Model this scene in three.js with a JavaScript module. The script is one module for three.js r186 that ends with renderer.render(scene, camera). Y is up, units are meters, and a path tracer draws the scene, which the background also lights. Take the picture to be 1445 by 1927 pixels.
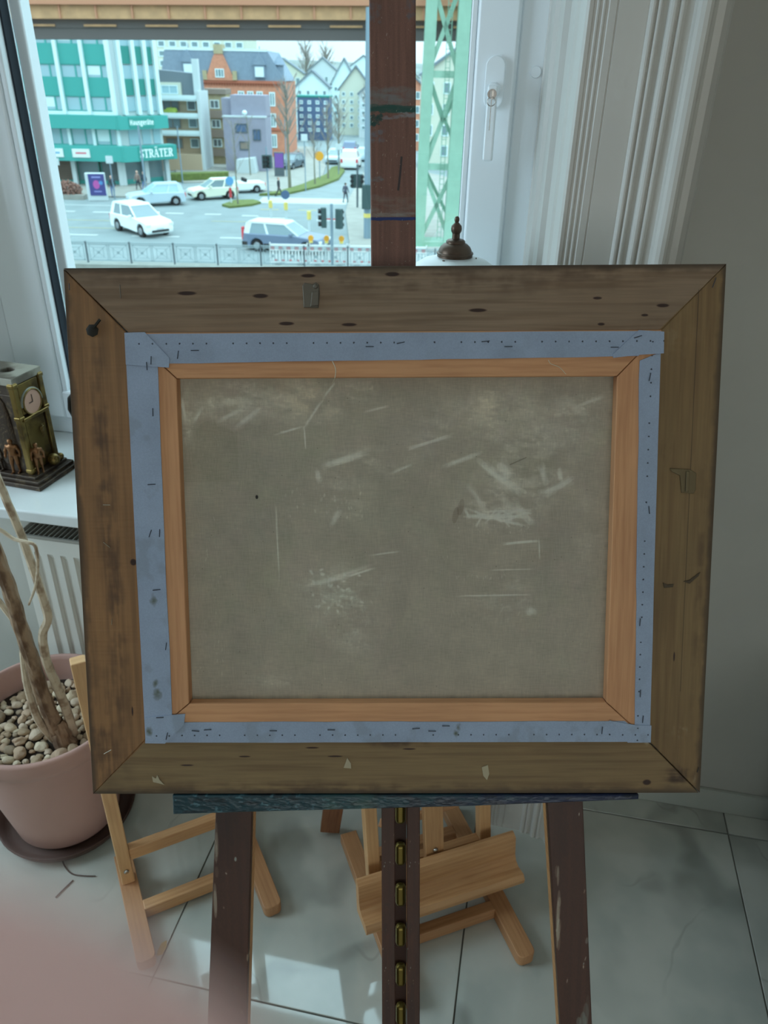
import * as THREE from 'three';
import { RoundedBoxGeometry } from 'three/addons/geometries/RoundedBoxGeometry.js';
import { mergeGeometries } from 'three/addons/utils/BufferGeometryUtils.js';
import { MarchingCubes } from 'three/addons/objects/MarchingCubes.js';
import { RectAreaLightUniformsLib } from 'three/addons/lights/RectAreaLightUniformsLib.js';

// ---------------------------------------------------------------- camera, sky, light, exposure
// World: x runs along the window wall, y is up from the room floor, -z points out through the window. Metres.
const scene = new THREE.Scene();
const camera = new THREE.PerspectiveCamera(67.2, 1445 / 1927, 0.004, 2000);
camera.position.set(0, 1.6, 0);
camera.up.set(-0.11268, 0.86881, -0.48216);
camera.lookAt(-0.16135, 1.1052, -0.85389);
camera.focus = 1.0; camera.userData.fStop = 9.5;

const renderer = new THREE.WebGLRenderer();
renderer.toneMapping = THREE.LinearToneMapping;
renderer.toneMappingExposure = 1.0;
renderer.shadowMap.enabled = true;
RectAreaLightUniformsLib.init();

// bright overcast sky, about three times as bright overhead as at the horizon, with soft thin cloud
const SKY_LEVEL = 1.75;
{
  const W = 512, H = 256, d = new Float32Array(W * H * 4);
  for (let j = 0; j < H; j++) for (let i = 0; i < W; i++) {
    const el = ((j + 0.5) / H - 0.5) * Math.PI, az = (i / W) * 2 * Math.PI, k = (j * W + i) * 4;
    const up = Math.max(0, Math.sin(el)), X = Math.cos(az) * Math.cos(el), Z = Math.sin(az) * Math.cos(el);
    let c = 0, amp = 0.5, fr = 2.2;
    for (let o = 0; o < 4; o++) { c += amp * Math.sin(X * fr * 2.1 + 1.3 * o + 2 * Math.sin(Z * fr + o)) * Math.sin(up * fr * 5 + 0.7 * o + X * fr); amp *= 0.5; fr *= 2.1; }
    const l = SKY_LEVEL * (0.82 + 2.2 * up) * (0.92 + 0.16 * c), b = 0.5 - 0.35 * c;
    d[k] = l * (0.75 - 0.2 * b); d[k + 1] = l * (0.96 - 0.02 * b); d[k + 2] = l * 1.05; d[k + 3] = 1;
    if (el < 0) { d[k] = 0.35 * SKY_LEVEL; d[k + 1] = 0.37 * SKY_LEVEL; d[k + 2] = 0.38 * SKY_LEVEL; }
  }
  const t = new THREE.DataTexture(d, W, H, THREE.RGBAFormat, THREE.FloatType);
  t.mapping = THREE.EquirectangularReflectionMapping; t.magFilter = t.minFilter = THREE.LinearFilter; t.needsUpdate = true;
  scene.background = t;
}
// daylight area lights, added at unseen windows to fill the room: two behind, one left
function addedDaylight(x, y, z, tx, ty, tz, w, h, level, r, g, b) { const l = new THREE.RectAreaLight(new THREE.Color().setRGB(r, g, b), level, w, h); l.position.set(x, y, z); l.lookAt(tx, ty, tz); l.name = 'added_window_light'; scene.add(l); }
for (const x of [0.4, 1.75]) addedDaylight(x, 1.65, 2.74, x, 1.35, 0, 1.1, 1.5, 2.0, 1, 0.95, 0.89);
addedDaylight(-2.36, 1.65, -0.6, 0, 1.45, -0.75, 1.1, 1.5, 5.8, 0.72, 0.93, 1.1);

// ---------------------------------------------------------------- helpers
let seed = 20240117;
const rnd = () => { seed = (seed * 1664525 + 1013904223) >>> 0; return seed / 4294967296; };
const rr = (a, b) => a + (b - a) * rnd();
const used = {};
const numbered = (n) => { used[n] = (used[n] ?? -1) + 1; return used[n] ? n + '_' + String(used[n]).padStart(3, '0') : n; };
const V = (x, y, z) => new THREE.Vector3(x, y, z);
function lit(o) { o.traverse((m) => { if (m.isMesh) { m.castShadow = m.receiveShadow = true; } }); return o; }
function tag(o, label, category, group) { o.userData.label = label; o.userData.category = category; if (group) o.userData.group = group; return o; }
function thing(name, label, category, group) { const g = new THREE.Group(); g.name = numbered(name); scene.add(g); return tag(g, label, category, group); }
function mesh(name, geo, mat, parent) { const m = new THREE.Mesh(geo, mat); m.name = parent && parent !== scene ? name : numbered(name); m.castShadow = m.receiveShadow = true; (parent ?? scene).add(m); return m; }
function structure(name, geo, mat) { const m = mesh(name, geo, mat, scene); m.userData.kind = 'structure'; return m; }
// box with its corner positions, softened edges, uv in metres
function metreUV(g) {
  const p = g.attributes.position, n = g.attributes.normal, uv = new Float32Array(p.count * 2);
  for (let i = 0; i < p.count; i++) {
    const a = Math.abs(n.getX(i)), b = Math.abs(n.getY(i)), c = Math.abs(n.getZ(i));
    if (a >= b && a >= c) { uv[2 * i] = p.getZ(i); uv[2 * i + 1] = p.getY(i); } else if (b >= c) { uv[2 * i] = p.getX(i); uv[2 * i + 1] = p.getZ(i); } else { uv[2 * i] = p.getX(i); uv[2 * i + 1] = p.getY(i); }
  }
  g.setAttribute('uv', new THREE.BufferAttribute(uv, 2)); return g;
}
function swapUV(g) { const u = g.attributes.uv; for (let i = 0; i < u.count; i++) { const a = u.getX(i); u.setXY(i, u.getY(i), a); } return g; }
function box(x0, x1, y0, y1, z0, z1, r = 0) {
  const w = Math.abs(x1 - x0), h = Math.abs(y1 - y0), d = Math.abs(z1 - z0), m = Math.min(w, h, d) * 0.45;
  let g = r > 0 ? new RoundedBoxGeometry(w, h, d, 1, Math.min(r, m)) : new THREE.BoxGeometry(w, h, d);
  if (g.index) g = g.toNonIndexed();
  g.translate((x0 + x1) / 2, (y0 + y1) / 2, (z0 + z1) / 2); return metreUV(g);
}
function cyl(r0, r1, h, n = 16) { const g = new THREE.CylinderGeometry(r1, r0, h, n).toNonIndexed(); g.translate(0, h / 2, 0); return g; }
function rod(a, b, r, n = 8, r2 = r) { const d = b.clone().sub(a), g = new THREE.CylinderGeometry(r2, r, d.length(), n).toNonIndexed(); g.translate(0, d.length() / 2, 0); g.applyQuaternion(new THREE.Quaternion().setFromUnitVectors(V(0, 1, 0), d.normalize())); g.translate(a.x, a.y, a.z); return g; }
// rectangular bar between two points; `side` is the direction its width w runs in
function bar(a, b, w, t, side, r = 0.002) {
  const d = b.clone().sub(a), L = d.length(); d.normalize();
  const z = side.clone().sub(d.clone().multiplyScalar(side.dot(d))).normalize(), y = z.clone().cross(d).normalize();
  const g = box(0, L, -t / 2, t / 2, -w / 2, w / 2, r);
  g.applyMatrix4(new THREE.Matrix4().makeBasis(d, y, z).setPosition(a)); return g;
}
function tube(pts, r, seg = 40, rs = 8) { return new THREE.TubeGeometry(new THREE.CatmullRomCurve3(pts), seg, r, rs, false).toNonIndexed(); }
function taperTube(pts, r0, r1, seg = 40, rs = 9, rough = 0) {
  const c = new THREE.CatmullRomCurve3(pts), fr = c.computeFrenetFrames(seg), pos = [], nor = [], uv = [], idx = [];
  for (let i = 0; i <= seg; i++) {
    const p = c.getPointAt(i / seg), r = r0 + (r1 - r0) * (i / seg);
    for (let j = 0; j <= rs; j++) {
      const a = (j / rs) * Math.PI * 2, n = fr.normals[i].clone().multiplyScalar(Math.cos(a)).addScaledVector(fr.binormals[i], Math.sin(a));
      const q = r * (1 + rough * (Math.sin(i * 1.7 + 3 * a) * 0.5 + Math.sin(i * 0.63 + a) * 0.5));
      pos.push(p.x + n.x * q, p.y + n.y * q, p.z + n.z * q); nor.push(n.x, n.y, n.z); uv.push((j / rs) * 6.28 * r0, c.getLength() * i / seg);
    }
  }
  for (let i = 0; i < seg; i++) for (let j = 0; j < rs; j++) { const a = i * (rs + 1) + j, b = a + rs + 1; idx.push(a, b, a + 1, b, b + 1, a + 1); }
  const g = new THREE.BufferGeometry(); g.setAttribute('position', new THREE.Float32BufferAttribute(pos, 3)); g.setAttribute('normal', new THREE.Float32BufferAttribute(nor, 3)); g.setAttribute('uv', new THREE.Float32BufferAttribute(uv, 2)); g.setIndex(idx);
  const t = g.toNonIndexed(); t.computeVertexNormals(); return t;
}
function lathe(pts, n = 32) { return new THREE.LatheGeometry(pts.map(([r, y]) => new THREE.Vector2(r, y)), n).toNonIndexed(); }
// prism: outline [[x,y]...] in the xy plane, extruded from z0 to z1
function prism(pts, z0, z1, bevel = 0) {
  const s = new THREE.Shape(pts.map(([x, y]) => new THREE.Vector2(x, y)));
  let g = new THREE.ExtrudeGeometry(s, { depth: z1 - z0 - 2 * bevel, bevelEnabled: bevel > 0, bevelSize: bevel, bevelThickness: bevel, bevelOffset: -bevel, bevelSegments: 1, curveSegments: 10 });
  g.translate(0, 0, z0 + bevel); if (g.index) g = g.toNonIndexed(); return metreUV(g);
}
function merge(list) { for (const g of list) for (const k of Object.keys(g.attributes)) if (!['position', 'normal', 'uv'].includes(k)) g.deleteAttribute(k); return mergeGeometries(list.map((g) => (g.index ? g.toNonIndexed() : g)), false); }
// noise
const perm = (() => { const p = [...Array(256).keys()]; let s = 77; for (let i = 255; i > 0; i--) { s = (s * 1103515245 + 12345) & 0x7fffffff; const j = s % (i + 1);[p[i], p[j]] = [p[j], p[i]]; } return new Uint8Array([...p, ...p]); })();
const permF = new Float32Array(512); for (let i = 0; i < 512; i++) permF[i] = perm[i] / 255;
function vn(x, y, px = 0, py = 0) { // value noise, optional period
  const xi = Math.floor(x), yi = Math.floor(y), fx = x - xi, fy = y - yi, u = fx * fx * (3 - 2 * fx), v = fy * fy * (3 - 2 * fy);
  let x0 = xi, x1 = xi + 1, y0 = yi, y1 = yi + 1;
  if (px) { x0 = ((x0 % px) + px) % px; x1 = ((x1 % px) + px) % px; }
  if (py) { y0 = ((y0 % py) + py) % py; y1 = ((y1 % py) + py) % py; }
  const A = perm[x0 & 255], B = perm[x1 & 255]; y0 &= 255; y1 &= 255;
  const a = permF[A + y0], b = permF[B + y0], c = permF[A + y1], d = permF[B + y1], p = a + (b - a) * u;
  return p + (c + (d - c) * u - p) * v;
}
function fbm(x, y, o = 4, px = 0, py = 0) { let s = 0, a = 0.5, f = 1; for (let i = 0; i < o; i++) { s += a * vn(x * f + i * 17, y * f + i * 31, px * f, py * f); a *= 0.5; f *= 2; } return s; }
const c255 = (v) => Math.max(0, Math.min(255, v));
// texture computed per pixel: f(u, v) -> [r, g, b] in sRGB 0..255, or a number for a grey data map
function tex(W, H, f, { data = false, repeat = null, wrap = true } = {}) {
  const d = new Uint8Array(W * H * 4);
  for (let j = 0; j < H; j++) for (let i = 0; i < W; i++) { const c = f((i + 0.5) / W, (j + 0.5) / H), k = (j * W + i) * 4; if (typeof c === 'number') { d[k] = d[k + 1] = d[k + 2] = c255(c); } else { d[k] = c255(c[0]); d[k + 1] = c255(c[1]); d[k + 2] = c255(c[2]); } d[k + 3] = 255; }
  const t = new THREE.DataTexture(d, W, H, THREE.RGBAFormat); t.magFilter = THREE.LinearFilter; t.minFilter = THREE.LinearMipmapLinearFilter; t.generateMipmaps = true;
  t.wrapS = t.wrapT = wrap ? THREE.RepeatWrapping : THREE.ClampToEdgeWrapping; if (!data) t.colorSpace = THREE.SRGBColorSpace; if (repeat) t.repeat.set(...repeat); t.needsUpdate = true; return t;
}
function canvasTex(W, H, draw) { const c = document.createElement('canvas'); c.width = W; c.height = H; const x = c.getContext('2d'); draw(x, W, H); const t = new THREE.CanvasTexture(c); t.colorSpace = THREE.SRGBColorSpace; t.magFilter = THREE.LinearFilter; return t; }
const mixc = (a, b, t) => [a[0] + (b[0] - a[0]) * t, a[1] + (b[1] - a[1]) * t, a[2] + (b[2] - a[2]) * t];
const mul = (a, k) => [a[0] * k, a[1] * k, a[2] * k];
const sm = (a, b, x) => { const t = Math.max(0, Math.min(1, (x - a) / (b - a))); return t * t * (3 - 2 * t); };
const std = (o) => new THREE.MeshStandardMaterial({ roughness: 0.7, ...o });
const phys = (o) => new THREE.MeshPhysicalMaterial({ roughness: 0.5, ...o });
// timber grain with uv in metres, grain running along u
function woodMap(base, dark, { size = 0.6, k = 1 } = {}) {
  return tex(512, 256, (u, v) => {
    const w = fbm(u * 4, v * 40, 4, 4, 40), fine = vn(u * 16, v * 150, 16, 150), ring = 0.5 + 0.5 * Math.sin((v * 26 + 2.4 * fbm(u * 2, v * 6, 3, 2, 6)) * 6.283);
    const t = sm(0.25, 0.85, 0.62 * w + 0.12 * ring + 0.26 * fine) * k;
    return mul(mixc(base, dark, t), 0.94 + 0.1 * fbm(u * 6, v * 6, 3, 6, 6));
  }, { repeat: [1 / size, 1 / (size * 0.5)] });
}

// ---------------------------------------------------------------- materials of the room
const plasterBump = tex(256, 256, (u, v) => 110 + 90 * fbm(u * 24, v * 24, 4, 24, 24), { data: true, repeat: [2, 2] });
const plasterMap = tex(256, 256, (u, v) => mul([176, 174, 165], 0.93 + 0.14 * fbm(u * 5, v * 5, 5, 5, 5)), { repeat: [0.6, 0.6] });
const M = {
  wall: std({ map: plasterMap, bumpMap: plasterBump, bumpScale: 0.0012, roughness: 0.9 }),
  ceiling: std({ color: 0xe4e2dc, roughness: 0.95 }),
  trim: std({ map: tex(128, 128, (u, v) => mul([196, 194, 187], 0.96 + 0.08 * fbm(u * 6, v * 6, 3, 6, 6))), bumpMap: plasterBump, bumpScale: 0.0004, roughness: 0.45 }),
  upvc: phys({ color: 0xeef6fa, roughness: 0.3, clearcoat: 0.2 }),
  gasket: std({ color: 0x1c2732, roughness: 0.7 }),
  sill: phys({ map: tex(256, 256, (u, v) => mul([212, 216, 214], 0.97 + 0.06 * fbm(u * 8, v * 8, 4, 8, 8))), roughness: 0.22 }),
  glass: phys({ color: 0xffffff, roughness: 0, transmission: 1, thickness: 0, ior: 1.5 }),
  chrome: std({ color: 0xb9b7b2, metalness: 1, roughness: 0.25 }),
  steel: std({ color: 0x8b8a86, metalness: 1, roughness: 0.4 }),
  dark: std({ color: 0x151412, roughness: 0.8 }),
  grout: std({ color: 0x77766e, roughness: 0.95 }),
  radiator: phys({ color: 0xd4d2c9, roughness: 0.4, clearcoat: 0.2 }),
};
// polished off-white tile with soft grey veins
function marble(ox, oy) {
  return tex(640, 640, (u, v) => {
    const x = u * 0.61 + ox, y = v * 0.61 + oy, w1 = fbm(x * 4, y * 4, 4), w2 = fbm(x * 4 + 40, y * 4 + 9, 4);
    const q = (x * 0.75 + y * 0.9) * 2.6 + 1.5 * w1, s = Math.abs(q - Math.round(q)), band = (1 - sm(0.02, 0.2, s)) * sm(0.36, 0.62, w2);
    const q2 = (x * 0.5 - y * 1.0) * 4 + 2.4 * w2, s2 = Math.abs(q2 - Math.round(q2)), hair = (1 - sm(0.005, 0.035, s2)) * sm(0.4, 0.6, w1);
    const cloud = fbm(x * 9, y * 9, 4), speck = vn(u * 320, v * 320) > 0.965 ? 0.06 : 0;
    let c = mixc([188, 189, 179], [172, 176, 167], sm(0.3, 0.7, cloud));
    c = mixc(c, [126, 129, 122], 0.75 * band * (0.55 + 0.5 * cloud)); c = mixc(c, [128, 127, 119], 0.3 * hair);
    return mul(c, 1 - speck);
  }, { wrap: false });
}
const tileMats = [[0.1, 0.3], [3.4, 1.9], [6.2, 4.4], [9.7, 2.3]].map(([a, b]) => phys({ map: marble(a, b), roughness: 0.045, ior: 1.75 }));

// ---------------------------------------------------------------- the room
const WALL = -1.467, BACK = 2.8, LEFT = -2.4, RIGHT = 2.5, TOP = 2.8, OUT = -1.92, OX0 = -1.36, OX1 = 0.02, OY1 = 2.35;
// floor: bed plus one tile per mesh
{
  const f = structure('floor', box(LEFT - 0.3, RIGHT + 0.3, -0.2, -0.006, OUT, BACK + 0.3), M.grout);
  const P = 0.607, geo = box(0, P - 0.003, -0.012, 0, 0, P - 0.003, 0.0012), uv = geo.attributes.uv, p = geo.attributes.position;
  for (let i = 0; i < uv.count; i++) uv.setXY(i, p.getX(i) / P, p.getZ(i) / P);
  const rot = [0, 1, 2, 3].map((k) => { const g = geo.clone(); const u = g.attributes.uv; for (let i = 0; i < u.count; i++) { let a = u.getX(i), b = u.getY(i); for (let q = 0; q < k; q++)[a, b] = [b, 1 - a]; u.setXY(i, a, b); } return g; });
  for (let i = -4; i <= 4; i++) for (let j = -3; j <= 5; j++) {
    const x = 0.004 + i * P, z = -1.392 + (j - 1) * P; if (z + P < WALL - 0.02 || x > RIGHT || x + P < LEFT || z > BACK) continue;
    const t = mesh('tile', rot[(i * 7 + j * 3 + 40) & 3], tileMats[(i * 5 + j * 11 + 80) & 3], f); t.position.set(x, 0, z); t.name = 'tile';
  }
}
structure('ceiling', box(LEFT - 0.3, RIGHT + 0.3, TOP, TOP + 0.25, OUT, BACK + 0.3), M.ceiling);
structure('wall_window', merge([box(LEFT - 0.3, OX0, 0, TOP, OUT, WALL), box(OX1, RIGHT + 0.3, 0, TOP, OUT, WALL), box(OX0, OX1, 0, 0.72, OUT, WALL), box(OX0, OX1, OY1, TOP, OUT, WALL)]), M.wall);
structure('wall_left', merge([box(LEFT - 0.3, LEFT, 0, TOP, -0.05, BACK), box(LEFT - 0.3, LEFT, 0, TOP, WALL, -1.15), box(LEFT - 0.3, LEFT, 0, 0.9, -1.15, -0.05), box(LEFT - 0.3, LEFT, 2.4, TOP, -1.15, -0.05)]), M.wall);
{ const X = LEFT - 0.15, w = structure('window_4', merge([box(X - 0.035, X + 0.035, 0.9, 0.98, -1.15, -0.05, 0.006), box(X - 0.035, X + 0.035, 2.32, 2.4, -1.15, -0.05, 0.006), box(X - 0.034, X + 0.034, 0.98, 2.32, -1.15, -1.07, 0.006), box(X - 0.034, X + 0.034, 0.98, 2.32, -0.13, -0.05, 0.006)]), M.upvc); mesh('pane', box(X, X + 0.001, 0.97, 2.33, -1.08, -0.12), M.glass, w); }  // unseen window added in the left wall to let light in
structure('wall_right', box(RIGHT, RIGHT + 0.3, 0, TOP, WALL, BACK), M.wall);
{ // wall behind the photographer with two unseen windows added for light
  const a = [[0.4, 0.55], [1.75, 0.55]], y0 = 0.9, y1 = 2.4;
  structure('wall_rear', merge([box(LEFT - 0.3, RIGHT + 0.3, 0, y0, BACK, BACK + 0.3), box(LEFT - 0.3, RIGHT + 0.3, y1, TOP, BACK, BACK + 0.3), box(LEFT - 0.3, -0.15, y0, y1, BACK, BACK + 0.3), box(0.95, 1.2, y0, y1, BACK, BACK + 0.3), box(2.3, RIGHT + 0.3, y0, y1, BACK, BACK + 0.3)]), M.wall);
  a.forEach(([x, h], k) => {
    const w = structure('window_' + (k + 2), merge([box(x - h, x + h, y0, y0 + 0.08, BACK + 0.1, BACK + 0.17, 0.006), box(x - h, x + h, y1 - 0.08, y1, BACK + 0.1, BACK + 0.17, 0.006), box(x - h, x - h + 0.08, y0, y1, BACK + 0.1, BACK + 0.17, 0.006), box(x + h - 0.08, x + h, y0, y1, BACK + 0.1, BACK + 0.17, 0.006), box(x - 0.05, x + 0.05, y0, y1, BACK + 0.1, BACK + 0.17, 0.006)]), M.upvc);
    for (const s of [-1, 1]) mesh('pane', box(x + s * (h / 2 + 0.005) - 0.22, x + s * (h / 2 + 0.005) + 0.22, y0 + 0.08, y1 - 0.08, BACK + 0.13, BACK + 0.131), M.glass, w);
  });
}
// skirting of the window wall
structure('baseboard_window', merge([box(0.215, RIGHT, 0, 0.07, WALL, WALL + 0.012, 0.003), box(LEFT, -1.2, 0, 0.07, WALL, WALL + 0.012, 0.003)]), tileMats[1]);
// moulded boxed casing to the right of the window: one vertical profile (x, z) from floor to ceiling
{
  const pr = [[-0.034, -1.69], [-0.022, -1.60], [-0.014, -1.595], [-0.006, -1.52], [0.004, -1.515], [0.012, -1.42], [0.017, -1.412], [0.024, -1.302], [0.028, -1.2965]];
  const groove = (x, z, w, d) => pr.push([x - w / 2, z], [x - w / 4, z - d], [x + w / 4, z - d], [x + w / 2, z]);
  for (const x of [0.036, 0.044, 0.052]) groove(x, -1.297, 0.006, 0.0012);
  groove(0.066, -1.297, 0.003, 0.0012);
  const z = (x) => -1.297 + (x - 0.108) * 0.3;
  const reed = (x, w, h) => { for (let i = 0; i <= 6; i++) { const a = (i / 6) * Math.PI, X = x - (w / 2) * Math.cos(a); pr.push([X, z(X) + h * Math.sin(a)]); } };
  pr.push([0.106, -1.297]); reed(0.112, 0.009, 0.005); reed(0.121, 0.006, 0.003); pr.push([0.126, z(0.126) - 0.003], [0.132, z(0.132) - 0.003]); reed(0.138, 0.011, 0.006); reed(0.149, 0.007, 0.003); pr.push([0.155, z(0.155) - 0.003], [0.164, z(0.164) - 0.003]);
  reed(0.177, 0.022, 0.011); pr.push([0.19, z(0.19) - 0.006], [0.195, z(0.195) - 0.016], [0.205, z(0.205) - 0.02], [0.211, z(0.211) - 0.016], [0.213, -1.279], [0.213, WALL - 0.02], [-0.034, WALL - 0.2]);
  const g = prism(pr.map(([x, zz]) => [x, -zz]), 0, TOP); g.rotateX(-Math.PI / 2); g.computeVertexNormals();
  structure('trim_1', g, M.trim);
}
// window in view: fixed frame, sash, pane, handle
{
  const w = structure('window_1', merge([box(-1.277, -0.082, 0.752, 0.815, -1.7595, -1.6905, 0.004), box(-1.277, -0.082, 2.285, OY1, -1.7595, -1.6905, 0.004), box(OX0, -1.275, 0.752, OY1, -1.76, -1.69, 0.006), box(-0.084, -0.028, 0.752, OY1, -1.76, -1.69, 0.006)]), M.upvc);
  const s0 = -1.285, s1 = -0.082, y0 = 0.80, y1 = 2.3;
  const sash = mesh('sash', merge([box(s0, -1.165, y0, y1, -1.765, -1.674, 0.008), box(-0.162, s1, y0, y1, -1.765, -1.674, 0.008), box(-1.167, -0.16, y0, y0 + 0.075, -1.7645, -1.6745, 0.006), box(-1.167, -0.16, y1 - 0.08, y1, -1.7645, -1.6745, 0.006)]), M.upvc, w);
  mesh('glazing_bead', merge([box(-1.165, -1.152, y0 + 0.07, y1 - 0.07, -1.74, -1.68, 0.004), box(-0.174, -0.162, y0 + 0.07, y1 - 0.07, -1.74, -1.68, 0.004)]), M.upvc, sash);
  mesh('gasket', merge([box(-1.166, -1.1475, y0 + 0.07, y1 - 0.07, -1.729, -1.7, 0.001), box(-0.1765, -0.16, y0 + 0.07, y1 - 0.07, -1.729, -1.7, 0.001), box(-1.16, -0.165, y0 + 0.07, y0 + 0.082, -1.729, -1.7)]), M.gasket, sash);
  mesh('outer_frame', merge([box(-1.152, -1.125, y0 + 0.07, y1 - 0.07, -1.775, -1.738, 0.004)]), M.upvc, sash);
  mesh('pane', box(-1.16, -0.165, y0 + 0.07, y1 - 0.07, -1.733, -1.732), M.glass, w);
  const hd = mesh('handle_rosette', (() => { const sh = new THREE.Shape(); sh.absarc(0, 0.026, 0.0165, 0, Math.PI); sh.absarc(0, -0.026, 0.0165, Math.PI, 2 * Math.PI); return new THREE.ExtrudeGeometry(sh, { depth: 0.006, bevelEnabled: true, bevelSize: 0.002, bevelThickness: 0.003, bevelSegments: 3, curveSegments: 16 }); })(), M.upvc, w);
  hd.position.set(-0.121, 1.588, -1.674);
  mesh('handle_neck', merge([(() => { const g = cyl(0.0135, 0.0115, 0.03, 20); g.rotateX(Math.PI / 2); g.translate(0, -0.012, 0.006); return g; })()]), M.upvc, hd);
  mesh('lever', merge([box(-0.0095, 0.0095, -0.132, -0.004, 0.03, 0.043, 0.004)]), M.upvc, hd);
  const lock = mesh('lock_cylinder', (() => { const g = cyl(0.0085, 0.0085, 0.006, 18); g.rotateX(Math.PI / 2); g.translate(0, -0.018, 0.043); return g; })(), M.chrome, hd);
  mesh('key', merge([box(-0.0012, 0.0012, -0.024, -0.012, 0.048, 0.064, 0.0005), box(-0.0008, 0.0008, -0.078, -0.022, 0.05, 0.0535, 0.0004), (() => { const g = new THREE.TorusGeometry(0.0075, 0.0009, 8, 20).toNonIndexed(); g.translate(0, -0.03, 0.052); return g; })()]), M.chrome, lock);
  const cap = mesh('cover_cap', (() => { const g = cyl(0.0105, 0.0095, 0.003, 24); g.rotateX(Math.PI / 2); return g; })(), M.upvc, w); cap.position.set(-0.047, 1.607, -1.69);
}
structure('window_sill', box(OX0, OX1 - 0.005, 0.722, 0.752, -1.70, -1.288, 0.006), M.sill);

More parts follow.
